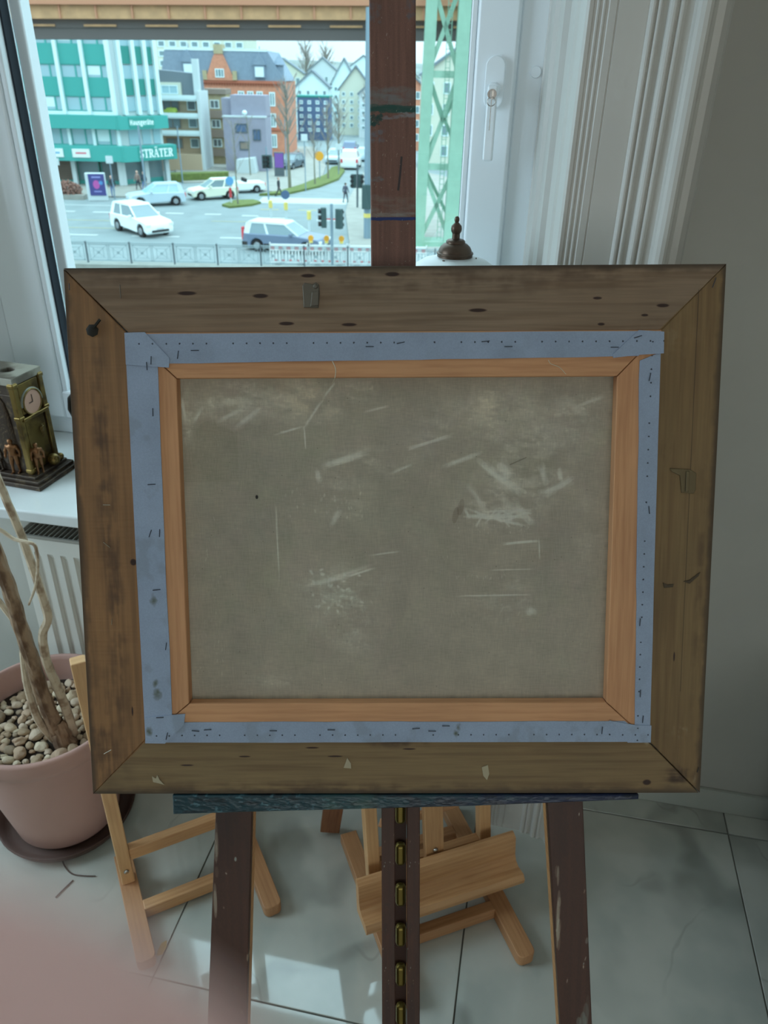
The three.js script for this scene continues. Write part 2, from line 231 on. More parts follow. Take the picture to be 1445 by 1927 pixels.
// ---------------------------------------------------------------- painting seen from behind, and the studio easel that carries it
// both lie in one plane that leans back 22 degrees; x right, y up along the plane, z towards the viewer
const PLANE = new THREE.Matrix4().makeBasis(V(0.98103, 0.02547, -0.19216), V(-0.09608, 0.92488, -0.36793), V(0.16836, 0.37941, 0.90978)).setPosition(-0.1409, 1.0811, -0.8241);
function inPlane(g) { PLANE.decompose(g.position, g.quaternion, g.scale); return g; }
function planeUV(g, x0, x1, y0, y1) { const p = g.attributes.position, uv = g.attributes.uv; for (let i = 0; i < p.count; i++) uv.setXY(i, (p.getX(i) - x0) / (x1 - x0), (p.getY(i) - y0) / (y1 - y0)); return g; }
{
  const KN = [[-0.2538, 0.3095, 0.0105, 0.0022], [-0.1638, 0.3058, 0.0085, 0.0024], [-0.1047, 0.3295, 0.008, 0.002], [-0.002, 0.3307, 0.008, 0.0024], [-0.1325, 0.2725, 0.0085, 0.002], [-0.0553, 0.2708, 0.0085, 0.0018], [0.1028, 0.2871, 0.01, 0.002], [0.3291, 0.2915, 0.007, 0.002], [0.2489, 0.3008, 0.005, 0.0015], [0.2544, 0.2696, 0.004, 0.0016], [0.3074, 0.2801, 0.004, 0.0014], [-0.3354, -0.0256, 0.0038, 0.004], [-0.2768, -0.3, 0.008, 0.001], [-0.2, -0.288, 0.007, 0.001], [-0.08, -0.288, 0.009, 0.001], [-0.11, -0.276, 0.008, 0.001], [0.018, -0.278, 0.008, 0.001], [0.3333, -0.3251, 0.005, 0.0035], [0.362, -0.153, 0.001, 0.006], [-0.346, -0.225, 0.001, 0.006]];
  // stains of the old boards: x, y, rx, ry, strength (negative: rubbed lighter)
  const ST = [[-0.37, 0.12, 0.012, 0.16, 0.5], [-0.36, -0.08, 0.012, 0.22, 0.55], [-0.385, -0.27, 0.02, 0.1, 0.5], [-0.29, 0.335, 0.12, 0.02, 0.35], [0.05, 0.325, 0.2, 0.02, 0.4], [0.25, 0.335, 0.1, 0.014, 0.5], [-0.1, -0.335, 0.32, 0.012, 0.5], [0.25, -0.337, 0.1, 0.01, 0.5], [0.3806, -0.3125, 0.02, 0.011, 1.1], [0.372, -0.32, 0.016, 0.009, 1.0], [-0.0, -0.271, 0.05, 0.005, 0.6], [0.34, 0.115, 0.008, 0.014, 0.4], [0.39, -0.05, 0.006, 0.2, 0.35], [0.371, -0.2536, 0.012, 0.008, -0.7], [0.392, -0.318, 0.01, 0.008, -0.6], [0.333, -0.27, 0.006, 0.004, -0.8], [0.33, 0.25, 0.06, 0.03, -0.1]];
  const frameMap = tex(1536, 1290, (u, v) => {
    const x = -0.41 + 0.82 * u, y = -0.345 + 0.69 * v, side = Math.abs(x) - 0.4035 > Math.abs(y) - 0.34, a = side ? y : x, b = side ? x : y;
    const off = side ? (x < 0 ? 5.1 : 11.7) : (y > 0 ? 21.3 : 37.2);
    const g1 = fbm(a * 7 + off, b * 190 + off, 4), g2 = vn(a * 30 + off, b * 620), cl = fbm(x * 11 + off, y * 11, 4);
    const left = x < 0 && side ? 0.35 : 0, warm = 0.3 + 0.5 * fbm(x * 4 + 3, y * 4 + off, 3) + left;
    const litTone = side ? (x < 0 ? [[142, 116, 82], [138, 100, 64]] : [[122, 99, 66], [114, 85, 52]]) : y > 0 ? [[134, 114, 94], [126, 100, 76]] : [[126, 104, 72], [118, 90, 57]];  // board tones differ to offset uneven light on the frame
    let c = mixc(litTone[0], litTone[1], sm(0.3, 0.9, warm));
    c = mixc(c, [84, 60, 38], 0.3 * sm(0.38, 0.75, g1)); c = mul(c, 0.9 + 0.16 * cl + 0.08 * g2);
    for (const [sx, sy, rx, ry, k] of ST) { const q = ((x - sx) / rx) ** 2 + ((y - sy) / ry) ** 2; if (q < 4) { const m = Math.exp(-q * 1.2) * 1.9 * sm(0.3, 0.68, 0.5 * fbm(a * 26 + sx * 9, b * 260, 3) + 0.5 * fbm(x * 70 + sx * 9, y * 70, 3)); c = k > 0 ? mixc(c, [60, 42, 29], Math.min(0.85, 0.6 * k * m)) : mixc(c, [168, 158, 138], Math.min(1, -k * m * sm(0.35, 0.6, fbm(x * 120, y * 120, 3)))); } }
    for (const [kx, ky, rx, ry] of KN) { const q = Math.sqrt(((x - kx) / rx) ** 2 + ((y - ky) / ry) ** 2); if (q < 1.4) c = mixc(c, [40, 20, 13], (1 - sm(0.75, 1.3, q)) * 0.9); }
    if (Math.abs(x - 0.372) < 0.0006 && y > -0.2 && y < 0.31) c = mul(c, 0.72);
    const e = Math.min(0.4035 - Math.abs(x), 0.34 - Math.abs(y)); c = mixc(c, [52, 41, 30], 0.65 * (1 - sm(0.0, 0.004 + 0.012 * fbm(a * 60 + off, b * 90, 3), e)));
    return c;
  }, { wrap: false });
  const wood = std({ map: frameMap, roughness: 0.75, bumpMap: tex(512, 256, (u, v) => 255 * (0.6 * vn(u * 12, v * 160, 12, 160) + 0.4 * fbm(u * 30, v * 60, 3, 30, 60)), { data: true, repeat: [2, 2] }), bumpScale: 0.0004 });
  const t = inPlane(thing('framed_painting', 'old wooden picture frame seen from behind, canvas back on stretcher, standing on the easel', 'painting'));
  const W = 0.4045, H = 0.3405, w = 0.325, h = 0.2585, D = 0.014;
  const boards = [[[-W, H], [W, H], [w, h], [-w + 0.0012, h]], [[W, H], [W, -H], [w, -h], [w, h]], [[W - 0.0012, -H], [-W, -H], [-w, -h], [w - 0.002, -h]], [[-W, -H], [-W, H - 0.001], [-w, h - 0.0015], [-w, -h]]];
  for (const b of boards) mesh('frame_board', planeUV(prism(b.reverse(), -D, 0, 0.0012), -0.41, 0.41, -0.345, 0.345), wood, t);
  // gilt-side moulding, a little wider than the boards, dark at its edge
  const mould = std({ color: 0x2a211a, roughness: 0.6 });
  const fr = (a, b, c, d, z0, z1) => [box(-a, a, b - c, b, z0, z1, 0.003), box(-a, a, -b, -b + c, z0, z1, 0.003), box(-a, -a + c, -b + c, b - c, z0, z1, 0.003), box(a - c, a, -b + c, b - c, z0, z1, 0.003)];
  mesh('moulding', merge(fr(0.4075, 0.3395, 0.05, 0, -0.046, -0.0145)), mould, t);
  // stretcher
  const bw = woodMap([206, 152, 108], [174, 118, 80], { size: 0.4, k: 0.6 });
  const barMat = std({ map: bw, roughness: 0.7 });
  const X = 0.328, Y = 0.262, lx = -0.27, rx = 0.2755, ty = 0.2065, by = -0.2135, e = 0.0007, Z0 = -0.0145, Z1 = 0.0035;
  mesh('stretcher_bar', prism([[-X, Y], [lx + e, ty], [rx - e, ty], [X, Y]], Z0, Z1, 0.0008), barMat, t);
  mesh('stretcher_bar', prism([[-X, -Y], [X, -Y], [rx - e, by], [lx + e, by]], Z0, Z1, 0.0008), barMat, t);
  mesh('stretcher_bar', swapUV(prism([[-X, -Y], [lx, by + e], [lx, ty - e], [-X, Y]], Z0, Z1, 0.0008)), barMat, t);
  mesh('stretcher_bar', swapUV(prism([[X, -Y], [X, Y], [rx, ty - e], [rx, by + e]], Z0, Z1, 0.0008)), barMat, t);
  // bare linen back of the canvas: brush marks and thin patches of the picture painted pale as window light shining through
  const linen = canvasTex(1280, 992, (c, CW, CH) => {
    const X2 = (px) => ((px - 333) / 815) * CW, Y2 = (py) => ((py - 706) / 612) * CH;
    c.fillStyle = 'rgb(206,194,174)'; c.fillRect(0, 0, CW, CH);
    let s = 991; const r = () => { s = (s * 1664525 + 1013904223) >>> 0; return s / 4294967296; };
    const blot = (px, py, rx, ry, col, a, n = 60) => { for (let i = 0; i < n; i++) { const t2 = r() * 6.283, q = Math.sqrt(r()); c.fillStyle = `rgba(${col},${a * (0.3 + r())})`; c.beginPath(); c.ellipse(X2(px + Math.cos(t2) * q * rx), Y2(py + Math.sin(t2) * q * ry), 3 + r() * rx * 0.35, 3 + r() * ry * 0.3, r() * 3, 0, 6.283); c.fill(); } };
    const streak = (x0, y0, x1, y1, wd, a, col = '248,243,228') => { const n = 22; for (let i = 0; i < n; i++) { c.strokeStyle = `rgba(${col},${a * (0.12 + 0.22 * r())})`; c.lineWidth = 2 + wd * 0.95 * r(); c.lineCap = 'round'; const j = () => (r() - 0.5) * wd * 0.8, f0 = r() * 0.35, f1 = 1 - r() * 0.35; c.beginPath(); c.moveTo(X2(x0 + (x1 - x0) * f0 + j()), Y2(y0 + (y1 - y0) * f0 + j())); c.quadraticCurveTo(X2((x0 + x1) / 2 + j()), Y2((y0 + y1) / 2 + j()), X2(x0 + (x1 - x0) * f1 + j()), Y2(y0 + (y1 - y0) * f1 + j())); c.stroke(); } };
    const dots = (x0, y0, x1, y1, n, a, lo = 1, hi = 4, tall = 1.5) => { for (let i = 0; i < n; i++) { c.fillStyle = `rgba(246,240,224,${0.8 * a * (0.3 + 0.7 * r())})`; c.beginPath(); const q = lo + r() * (hi - lo); c.ellipse(X2(x0 + r() * (x1 - x0)), Y2(y0 + r() * (y1 - y0)), q * 0.7, q * tall, (r() - 0.5) * 0.8, 0, 6.283); c.fill(); } };
    blot(560, 760, 230, 110, '220,204,182', 0.07, 90); blot(960, 830, 190, 130, '226,216,196', 0.07, 120); blot(700, 1000, 380, 300, '190,182,160', 0.05, 160); blot(450, 1050, 130, 260, '186,178,158', 0.05, 90); blot(1060, 1150, 80, 170, '194,174,158', 0.05, 70); blot(600, 1130, 120, 80, '212,212,190', 0.07, 70);
    blot(440, 750, 110, 36, '236,230,212', 0.11, 90); blot(580, 745, 70, 40, '240,222,198', 0.11, 90); blot(660, 730, 60, 22, '236,226,206', 0.1, 50); blot(960, 770, 120, 55, '236,226,206', 0.1, 130); blot(1080, 800, 60, 60, '232,226,210', 0.09, 70);
    dots(345, 715, 700, 760, 150, 0.2); dots(880, 715, 1140, 860, 260, 0.22);
    for (const q of [[435, 800, 485, 765, 12, 0.5], [402, 788, 450, 765, 8, 0.35], [600, 872, 690, 845, 14, 0.7], [510, 812, 565, 798, 4, 0.5], [565, 805, 605, 745, 6, 0.45], [605, 745, 632, 712, 4, 0.5], [765, 840, 852, 814, 8, 0.55], [735, 884, 775, 868, 7, 0.4], [680, 772, 730, 760, 5, 0.35], [830, 874, 905, 848, 10, 0.6], [905, 868, 985, 928, 20, 0.9], [940, 870, 962, 890, 24, 0.7], [1020, 930, 1080, 898, 18, 0.85], [1022, 870, 1030, 905, 14, 0.6], [1055, 880, 1060, 900, 10, 0.7], [880, 905, 920, 960, 14, 0.3], [960, 940, 1010, 985, 24, 0.4], [1085, 765, 1140, 742, 8, 0.4], [950, 1020, 1020, 1015, 5, 0.7], [925, 1071, 1012, 1069, 2, 0.45], [858, 1121, 1010, 1119, 3, 0.5], [510, 940, 514, 1092, 3, 0.5], [640, 1085, 705, 1065, 4, 0.55], [565, 1100, 650, 1082, 9, 0.45], [690, 1042, 750, 1034, 3, 0.5], [590, 1095, 700, 1060, 12, 0.3], [336, 740, 342, 790, 7, 0.6], [356, 790, 372, 765, 10, 0.5], [590, 880, 596, 900, 12, 0.5], [616, 985, 636, 955, 14, 0.4], [568, 798, 570, 842, 2, 0.5], [1020, 1010, 1022, 1050, 2, 0.4], [1000, 1150, 1014, 1152, 16, 0.4]]) streak(...q);
    for (let i = 0; i < 22; i++) streak(870 + r() * 130, 950 + r() * 30, 880 + r() * 130, 955 + r() * 36, 5, 0.5);
    for (let i = 0; i < 26; i++) { const x = 570 + r() * 110, y = 1070 + r() * 80; streak(x, y, x + 14 * (r() - 0.3), y + 14 * (r() - 0.4), 5, 0.45); }
    dots(520, 890, 700, 980, 40, 0.7, 1.5, 5); dots(860, 985, 1000, 1000, 22, 0.7, 1, 3); dots(860, 1080, 960, 1090, 16, 0.7, 1.5, 3, 2); dots(800, 1044, 860, 1054, 10, 0.5, 1, 3); dots(850, 1125, 1010, 1180, 18, 0.55, 1, 3, 3.5); dots(345, 950, 400, 1290, 46, 0.5, 1, 3, 2.6); dots(338, 810, 410, 870, 24, 0.5, 1, 3); dots(360, 1282, 640, 1304, 34, 0.45, 1, 4, 0.6); dots(340, 720, 1140, 1300, 130, 0.28, 0.8, 2.2); dots(1000, 1100, 1110, 1280, 30, 0.4, 1, 2.5, 2.5); dots(560, 1130, 700, 1210, 40, 0.4, 1, 4, 2);
    c.fillStyle = 'rgba(112,104,88,0.55)'; c.beginPath(); c.moveTo(X2(336), Y2(802)); for (const [x, y] of [[365, 800], [372, 790], [396, 782], [402, 797], [425, 800], [440, 815], [440, 900], [336, 900]]) c.lineTo(X2(x), Y2(y)); c.closePath(); c.fillStyle = 'rgba(184,174,152,0.4)'; c.fill();
    c.strokeStyle = 'rgba(120,108,92,0.5)'; c.lineWidth = 3; c.beginPath(); c.moveTo(X2(962), Y2(870)); c.lineTo(X2(992), Y2(857)); c.stroke(); for (const [x, y] of [[868, 950], [858, 965]]) { c.fillStyle = 'rgba(150,128,108,0.35)'; c.beginPath(); c.ellipse(X2(x), Y2(y), 9, 26, 0.2, 0, 6.283); c.fill(); }
    c.fillStyle = 'rgb(50,42,38)'; c.beginPath(); c.ellipse(X2(474), Y2(929), 4, 6, 0, 0, 6.283); c.fill();
    for (let i = 0; i < 60; i++) { c.fillStyle = 'rgba(66,58,48,0.7)'; c.beginPath(); c.arc(X2(340 + r() * 800), Y2(712 + r() * 590), 1.1, 0, 6.283); c.fill(); }
    const im = c.getImageData(0, 0, CW, CH), d = im.data;
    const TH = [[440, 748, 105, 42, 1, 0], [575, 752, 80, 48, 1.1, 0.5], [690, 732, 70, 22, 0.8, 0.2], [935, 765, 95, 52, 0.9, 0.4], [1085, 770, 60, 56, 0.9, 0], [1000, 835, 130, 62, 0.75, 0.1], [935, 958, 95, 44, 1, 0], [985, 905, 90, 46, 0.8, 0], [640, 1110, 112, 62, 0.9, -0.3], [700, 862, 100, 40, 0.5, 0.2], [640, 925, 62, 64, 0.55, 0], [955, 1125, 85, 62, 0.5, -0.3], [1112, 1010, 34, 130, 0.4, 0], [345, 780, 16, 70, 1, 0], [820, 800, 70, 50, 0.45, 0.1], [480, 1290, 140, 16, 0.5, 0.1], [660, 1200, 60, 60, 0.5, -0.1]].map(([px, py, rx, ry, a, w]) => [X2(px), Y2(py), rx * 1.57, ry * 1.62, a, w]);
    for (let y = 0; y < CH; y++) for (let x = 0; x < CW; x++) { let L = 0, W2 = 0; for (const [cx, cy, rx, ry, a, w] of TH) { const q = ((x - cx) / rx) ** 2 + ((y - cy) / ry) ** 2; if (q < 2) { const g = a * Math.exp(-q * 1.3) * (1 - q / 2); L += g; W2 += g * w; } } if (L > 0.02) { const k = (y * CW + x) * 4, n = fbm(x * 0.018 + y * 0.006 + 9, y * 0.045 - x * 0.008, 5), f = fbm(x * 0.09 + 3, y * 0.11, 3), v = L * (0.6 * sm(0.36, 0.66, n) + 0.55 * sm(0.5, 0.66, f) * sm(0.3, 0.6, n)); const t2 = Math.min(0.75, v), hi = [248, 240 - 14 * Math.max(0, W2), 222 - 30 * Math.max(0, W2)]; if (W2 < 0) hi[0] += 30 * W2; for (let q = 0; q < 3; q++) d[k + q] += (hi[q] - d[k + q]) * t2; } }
    for (let y = 0; y < CH; y++) for (let x = 0; x < CW; x++) { const k = (y * CW + x) * 4, wv = 0.94 + 0.045 * Math.sin(x * 2.1 + 2 * vn(x * 0.05, y * 0.5)) * Math.sin(y * 2.1 + 2 * vn(x * 0.5, y * 0.05)) + 0.1 * (fbm(x * 0.02, y * 0.02, 4) - 0.47) + 0.07 * (vn(x * 0.9, y * 0.06) - 0.5) + 0.07 * (vn(x * 0.06, y * 0.9) - 0.5); d[k] *= wv; d[k + 1] *= wv; d[k + 2] *= wv; }
    const src = Float32Array.from(d); for (let y = 1; y < CH - 1; y++) for (let x = 1; x < CW - 1; x++) { const k = (y * CW + x) * 4; for (let q = 0; q < 3; q++) d[k + q] = 0.36 * src[k + q] + 0.16 * (src[k + q - 4] + src[k + q + 4] + src[k + q - CW * 4] + src[k + q + CW * 4]); }
    c.putImageData(im, 0, 0);
  });
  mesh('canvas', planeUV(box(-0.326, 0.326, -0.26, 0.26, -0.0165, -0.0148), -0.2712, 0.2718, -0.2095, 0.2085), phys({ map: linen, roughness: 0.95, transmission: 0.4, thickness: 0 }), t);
  // primed canvas turned over the stretcher, pale blue grey, pricked with pin holes
  const foldMap = tex(1024, 832, (u, v) => {
    const x = -0.34 + 0.68 * u, y = -0.276 + 0.552 * v;
    let c = mul([150, 163, 184], 0.93 + 0.1 * fbm(x * 30, y * 30, 4) + 0.05 * vn(x * 900, y * 900));
    const pin = (a, b, p) => { const q = (a / p) % 1, m = Math.round(a / p) * p; return Math.hypot(a - m, b) < 0.00095 && vn(Math.round(a / p) * 7.3, 2) > 0.3; };
    if (pin(x, y - 0.2485, 0.0165) || pin(x, y + 0.2565, 0.0165) || pin(y, x - 0.3165, 0.0165)) c = mul(c, 0.3);
    const dirt = sm(0.56, 0.68, fbm(x * 42 + 5, y * 30 + 2, 4)) * (x < -0.28 || y < -0.22 ? 1 : 0.25); c = mixc(c, [120, 128, 132], 0.25 * dirt);
    for (const [sx, sy, q] of [[0.082, -0.246, 0.006], [0.079, -0.254, 0.006], [-0.31, -0.2, 0.009], [-0.312, -0.185, 0.006], [-0.323, -0.25, 0.008], [-0.31, -0.075, 0.008]]) { const dd = Math.hypot((x - sx) * 1.6, y - sy) / q + 1.2 * (fbm(x * 200, y * 200, 3) - 0.5); if (dd < 1) c = mixc(c, [78, 82, 66], 0.75 * (1 - dd)); }
    return c;
  }, { wrap: false });
  const fold = std({ map: foldMap, roughness: 0.9 });
  const wob = (a, b, n, fx) => [...Array(n + 1).keys()].map((i) => fx(a + (b - a) * (i / n), 0.0007 * (vn(i * 0.9 + a * 50, b * 9) - 0.5) * 2));
  const FZ = 0.0036, strip = (pts, lift = 0) => mesh('canvas_fold', planeUV(prism(pts, FZ + lift, FZ + 0.0012 + lift), -0.34, 0.34, -0.276, 0.276), fold, t);
  strip([...wob(-0.30, 0.3, 20, (x, q) => [x, 0.2245 + 0.006 * (x + 0.3) / 0.6 + q]), ...wob(0.3265, -0.331, 12, (x, q) => [x, 0.2605 + q * 0.5])]);
  strip([...wob(0.235, -0.262, 20, (y, q) => [-0.331 + 0.002 * (0.26 - y) / 0.52 + q * 0.4, y]), ...wob(-0.24, 0.228, 20, (y, q) => [-0.2925 - 0.0008 * Math.abs(y) + q, y])], 0.0003);
  strip([...wob(-0.25, 0.235, 20, (y, q) => [0.333 - 0.0065 * (y + 0.26) / 0.52 + q * 0.4, y]), ...wob(0.225, -0.246, 20, (y, q) => [0.3015 + 0.0115 * (0.23 - y) / 0.47 + q, y])], 0.0003);
  strip([...wob(-0.329, 0.333, 14, (x, q) => [x, -0.2665 + q * 0.5]), ...wob(0.30, -0.295, 20, (x, q) => [x, -0.2385 + q])]);
  // corner flaps
  strip([[-0.331, 0.262], [-0.331, 0.2235], [-0.278, 0.2195], [-0.277, 0.2315], [-0.306, 0.2625]], 0.0016);
  strip([[0.33, 0.2595], [0.299, 0.2615], [0.268, 0.2325], [0.269, 0.2285], [0.303, 0.232], [0.3305, 0.2335]], 0.0016);
  strip([[0.334, -0.267], [0.334, -0.244], [0.312, -0.243], [0.279, -0.237], [0.304, -0.267]], 0.0016);
  strip([[-0.329, -0.2665], [-0.303, -0.267], [-0.277, -0.241], [-0.275, -0.2265], [-0.327, -0.231]], 0.0016);
  // staples
  const st = std({ color: 0x3a3e46, metalness: 0.7, roughness: 0.45 });
  for (const [x, y, a] of [[-0.245, 0.24, 0], [-0.266, 0.235, 1.4], [-0.2995, 0.2285, 1.5], [-0.305, 0.2215, 1.6], [-0.03, 0.2435, 0], [0.008, 0.2478, 0.2], [0.112, 0.249, 0.1], [-0.3, 0.165, 1.55], [-0.3055, 0.075, 0.05], [-0.298, 0.013, 1.5], [-0.31, 0.0125, 1.2], [-0.305, -0.0605, 0.1], [-0.296, -0.135, 1.4], [-0.308, -0.231, 0.05], [-0.3, -0.2565, 1.3], [-0.262, -0.2495, -0.1], [-0.246, -0.248, 0.05], [-0.16, -0.2495, 0], [0.027, -0.247, 0.1], [-0.084, -0.2485, 0], [0.048, -0.2505, 0], [0.066, -0.2435, 0], [0.3145, 0.205, 1.4], [0.32, 0.04, 1.7], [0.314, -0.105, 1.5], [0.318, -0.2, 1.55], [0.3225, -0.235, 1.5], [0.27, -0.25, 1.5], [0.14, 0.2425, 0], [0.27, 0.241, 0], [0.298, 0.2535, 0.3]]) {
    const m = mesh('staple', box(-0.005, 0.005, -0.0005, 0.0005, 0, 0.0009, 0.0002), st, t); m.position.set(x, y, 0.0065); m.rotation.z = a;
  }
  // iron hangers, tacks and torn scraps on the boards
  const iron = std({ color: 0x6b655b, metalness: 0.75, roughness: 0.55 });
  const hg = mesh('hanger_plate', prism([[-0.0105, 0.012], [-0.0095, -0.014], [0.0085, -0.0145], [0.0105, 0.002], [0.0095, 0.013], [0.006, 0.016], [0.002, 0.0135], [-0.003, 0.0145], [-0.008, 0.0155]], 0, 0.0022, 0.0006), iron, t); hg.position.set(-0.1012, 0.3054, 0.0002);
  mesh('hanger_tongue', prism([[0.001, 0.004], [0.0095, 0.006], [0.009, -0.012], [-0.001, -0.013]], 0.0022, 0.0042, 0.0006), iron, hg); mesh('rivet', (() => { const g = new THREE.SphereGeometry(0.003, 10, 8).toNonIndexed(); g.scale(1, 1, 0.5); g.translate(0.0055, 0.011, 0.002); return g; })(), iron, hg);
  const mp = mesh('hinge_plate', merge([prism([[-0.019, 0.0155], [0.006, 0.014], [0.0145, 0.009], [0.0145, -0.012], [0.012, -0.0165], [-0.003, -0.0155], [-0.006, 0.006], [-0.017, 0.0115]], 0, 0.002, 0.0005), box(0.001, 0.005, -0.014, 0.012, 0.002, 0.005, 0.001)]), std({ color: 0x6e6046, metalness: 0.55, roughness: 0.65 }), t); mp.position.set(0.3645, 0.0765, 0.0002);
  const tk = mesh('broken_hook', merge([lathe([[0.0, 0.0022], [0.004, 0.002], [0.0078, 0.0008], [0.008, 0]], 7).rotateX(Math.PI / 2), box(-0.0015, 0.0015, 0.004, 0.017, 0.001, 0.0035, 0.0004).rotateZ(-0.7)]), std({ color: 0x242018, metalness: 0.4, roughness: 0.7 }), t); tk.position.set(-0.3725, 0.2655, 0.0002);
  const nail = (x, y, a, L, m = iron) => { const g = mesh('nail', rod(V(-L / 2, 0, 0.0008), V(L / 2, 0, 0.0024), 0.00045, 6), m, t); g.position.set(x, y, 0); g.rotation.z = a; };
  const shine = std({ color: 0xb4aa96, metalness: 0.8, roughness: 0.35 });
  nail(-0.3655, 0.0487, 0, 0.0095, shine); nail(-0.368, -0.0027, -0.65, 0.011, shine); nail(-0.3812, -0.2805, 0.55, 0.012, shine); nail(-0.3352, 0.312, 1.55, 0.016, iron); nail(-0.3665, -0.1035, 1.4, 0.008, shine); nail(-0.3975, 0.318, 1.5, 0.008, st); nail(0.3995, -0.307, 1.4, 0.008, st); nail(0.39, 0.318, 1.3, 0.012, st);
  const scrap = std({ color: 0xa89c82, roughness: 0.95 });
  const sc = (x, y, pts, m = scrap) => { const g = mesh('torn_scrap', prism(pts, 0.0003, 0.0016, 0.0003), m, t); g.position.set(x, y, 0.0002); };
  sc(-0.3166, -0.3208, [[-0.007, 0.006], [-0.002, 0.003], [0, 0.008], [0.003, 0.001], [0.009, -0.006], [0.002, -0.004], [-0.006, -0.002]]); sc(-0.0628, -0.2975, [[-0.001, 0.008], [0.004, 0.0], [0.004, -0.007], [-0.006, -0.006]]); sc(0.1182, -0.309, [[-0.004, 0.006], [0.004, 0.009], [0.006, -0.003], [0.003, -0.012], [-0.002, -0.006]]);
  const br = std({ color: 0x4a3d2c, roughness: 0.8 }); sc(0.381, -0.0471, [[-0.012, -0.006], [-0.004, -0.004], [0.009, 0.006], [0.007, 0.001], [-0.004, -0.009]], br); sc(0.3509, -0.0574, [[-0.008, 0.003], [-0.002, 0.0], [0.006, 0.001], [0.005, -0.003], [-0.006, -0.004]], br);
  const thr = std({ color: 0xcabfa6, roughness: 0.9 });
  mesh('loose_thread', tube([V(-0.0762, 0.2265, 0.005), V(-0.0724, 0.2175, 0.006), V(-0.0728, 0.2085, 0.005), V(-0.076, 0.203, -0.006), V(-0.0785, 0.2, -0.013)], 0.00055, 30, 5), thr, t);
  mesh('loose_thread', tube([V(0.1895, 0.2263, 0.005), V(0.192, 0.222, 0.006), V(0.2028, 0.2175, 0.006), V(0.2116, 0.209, 0.005)], 0.0004, 24, 5), thr, t);
}
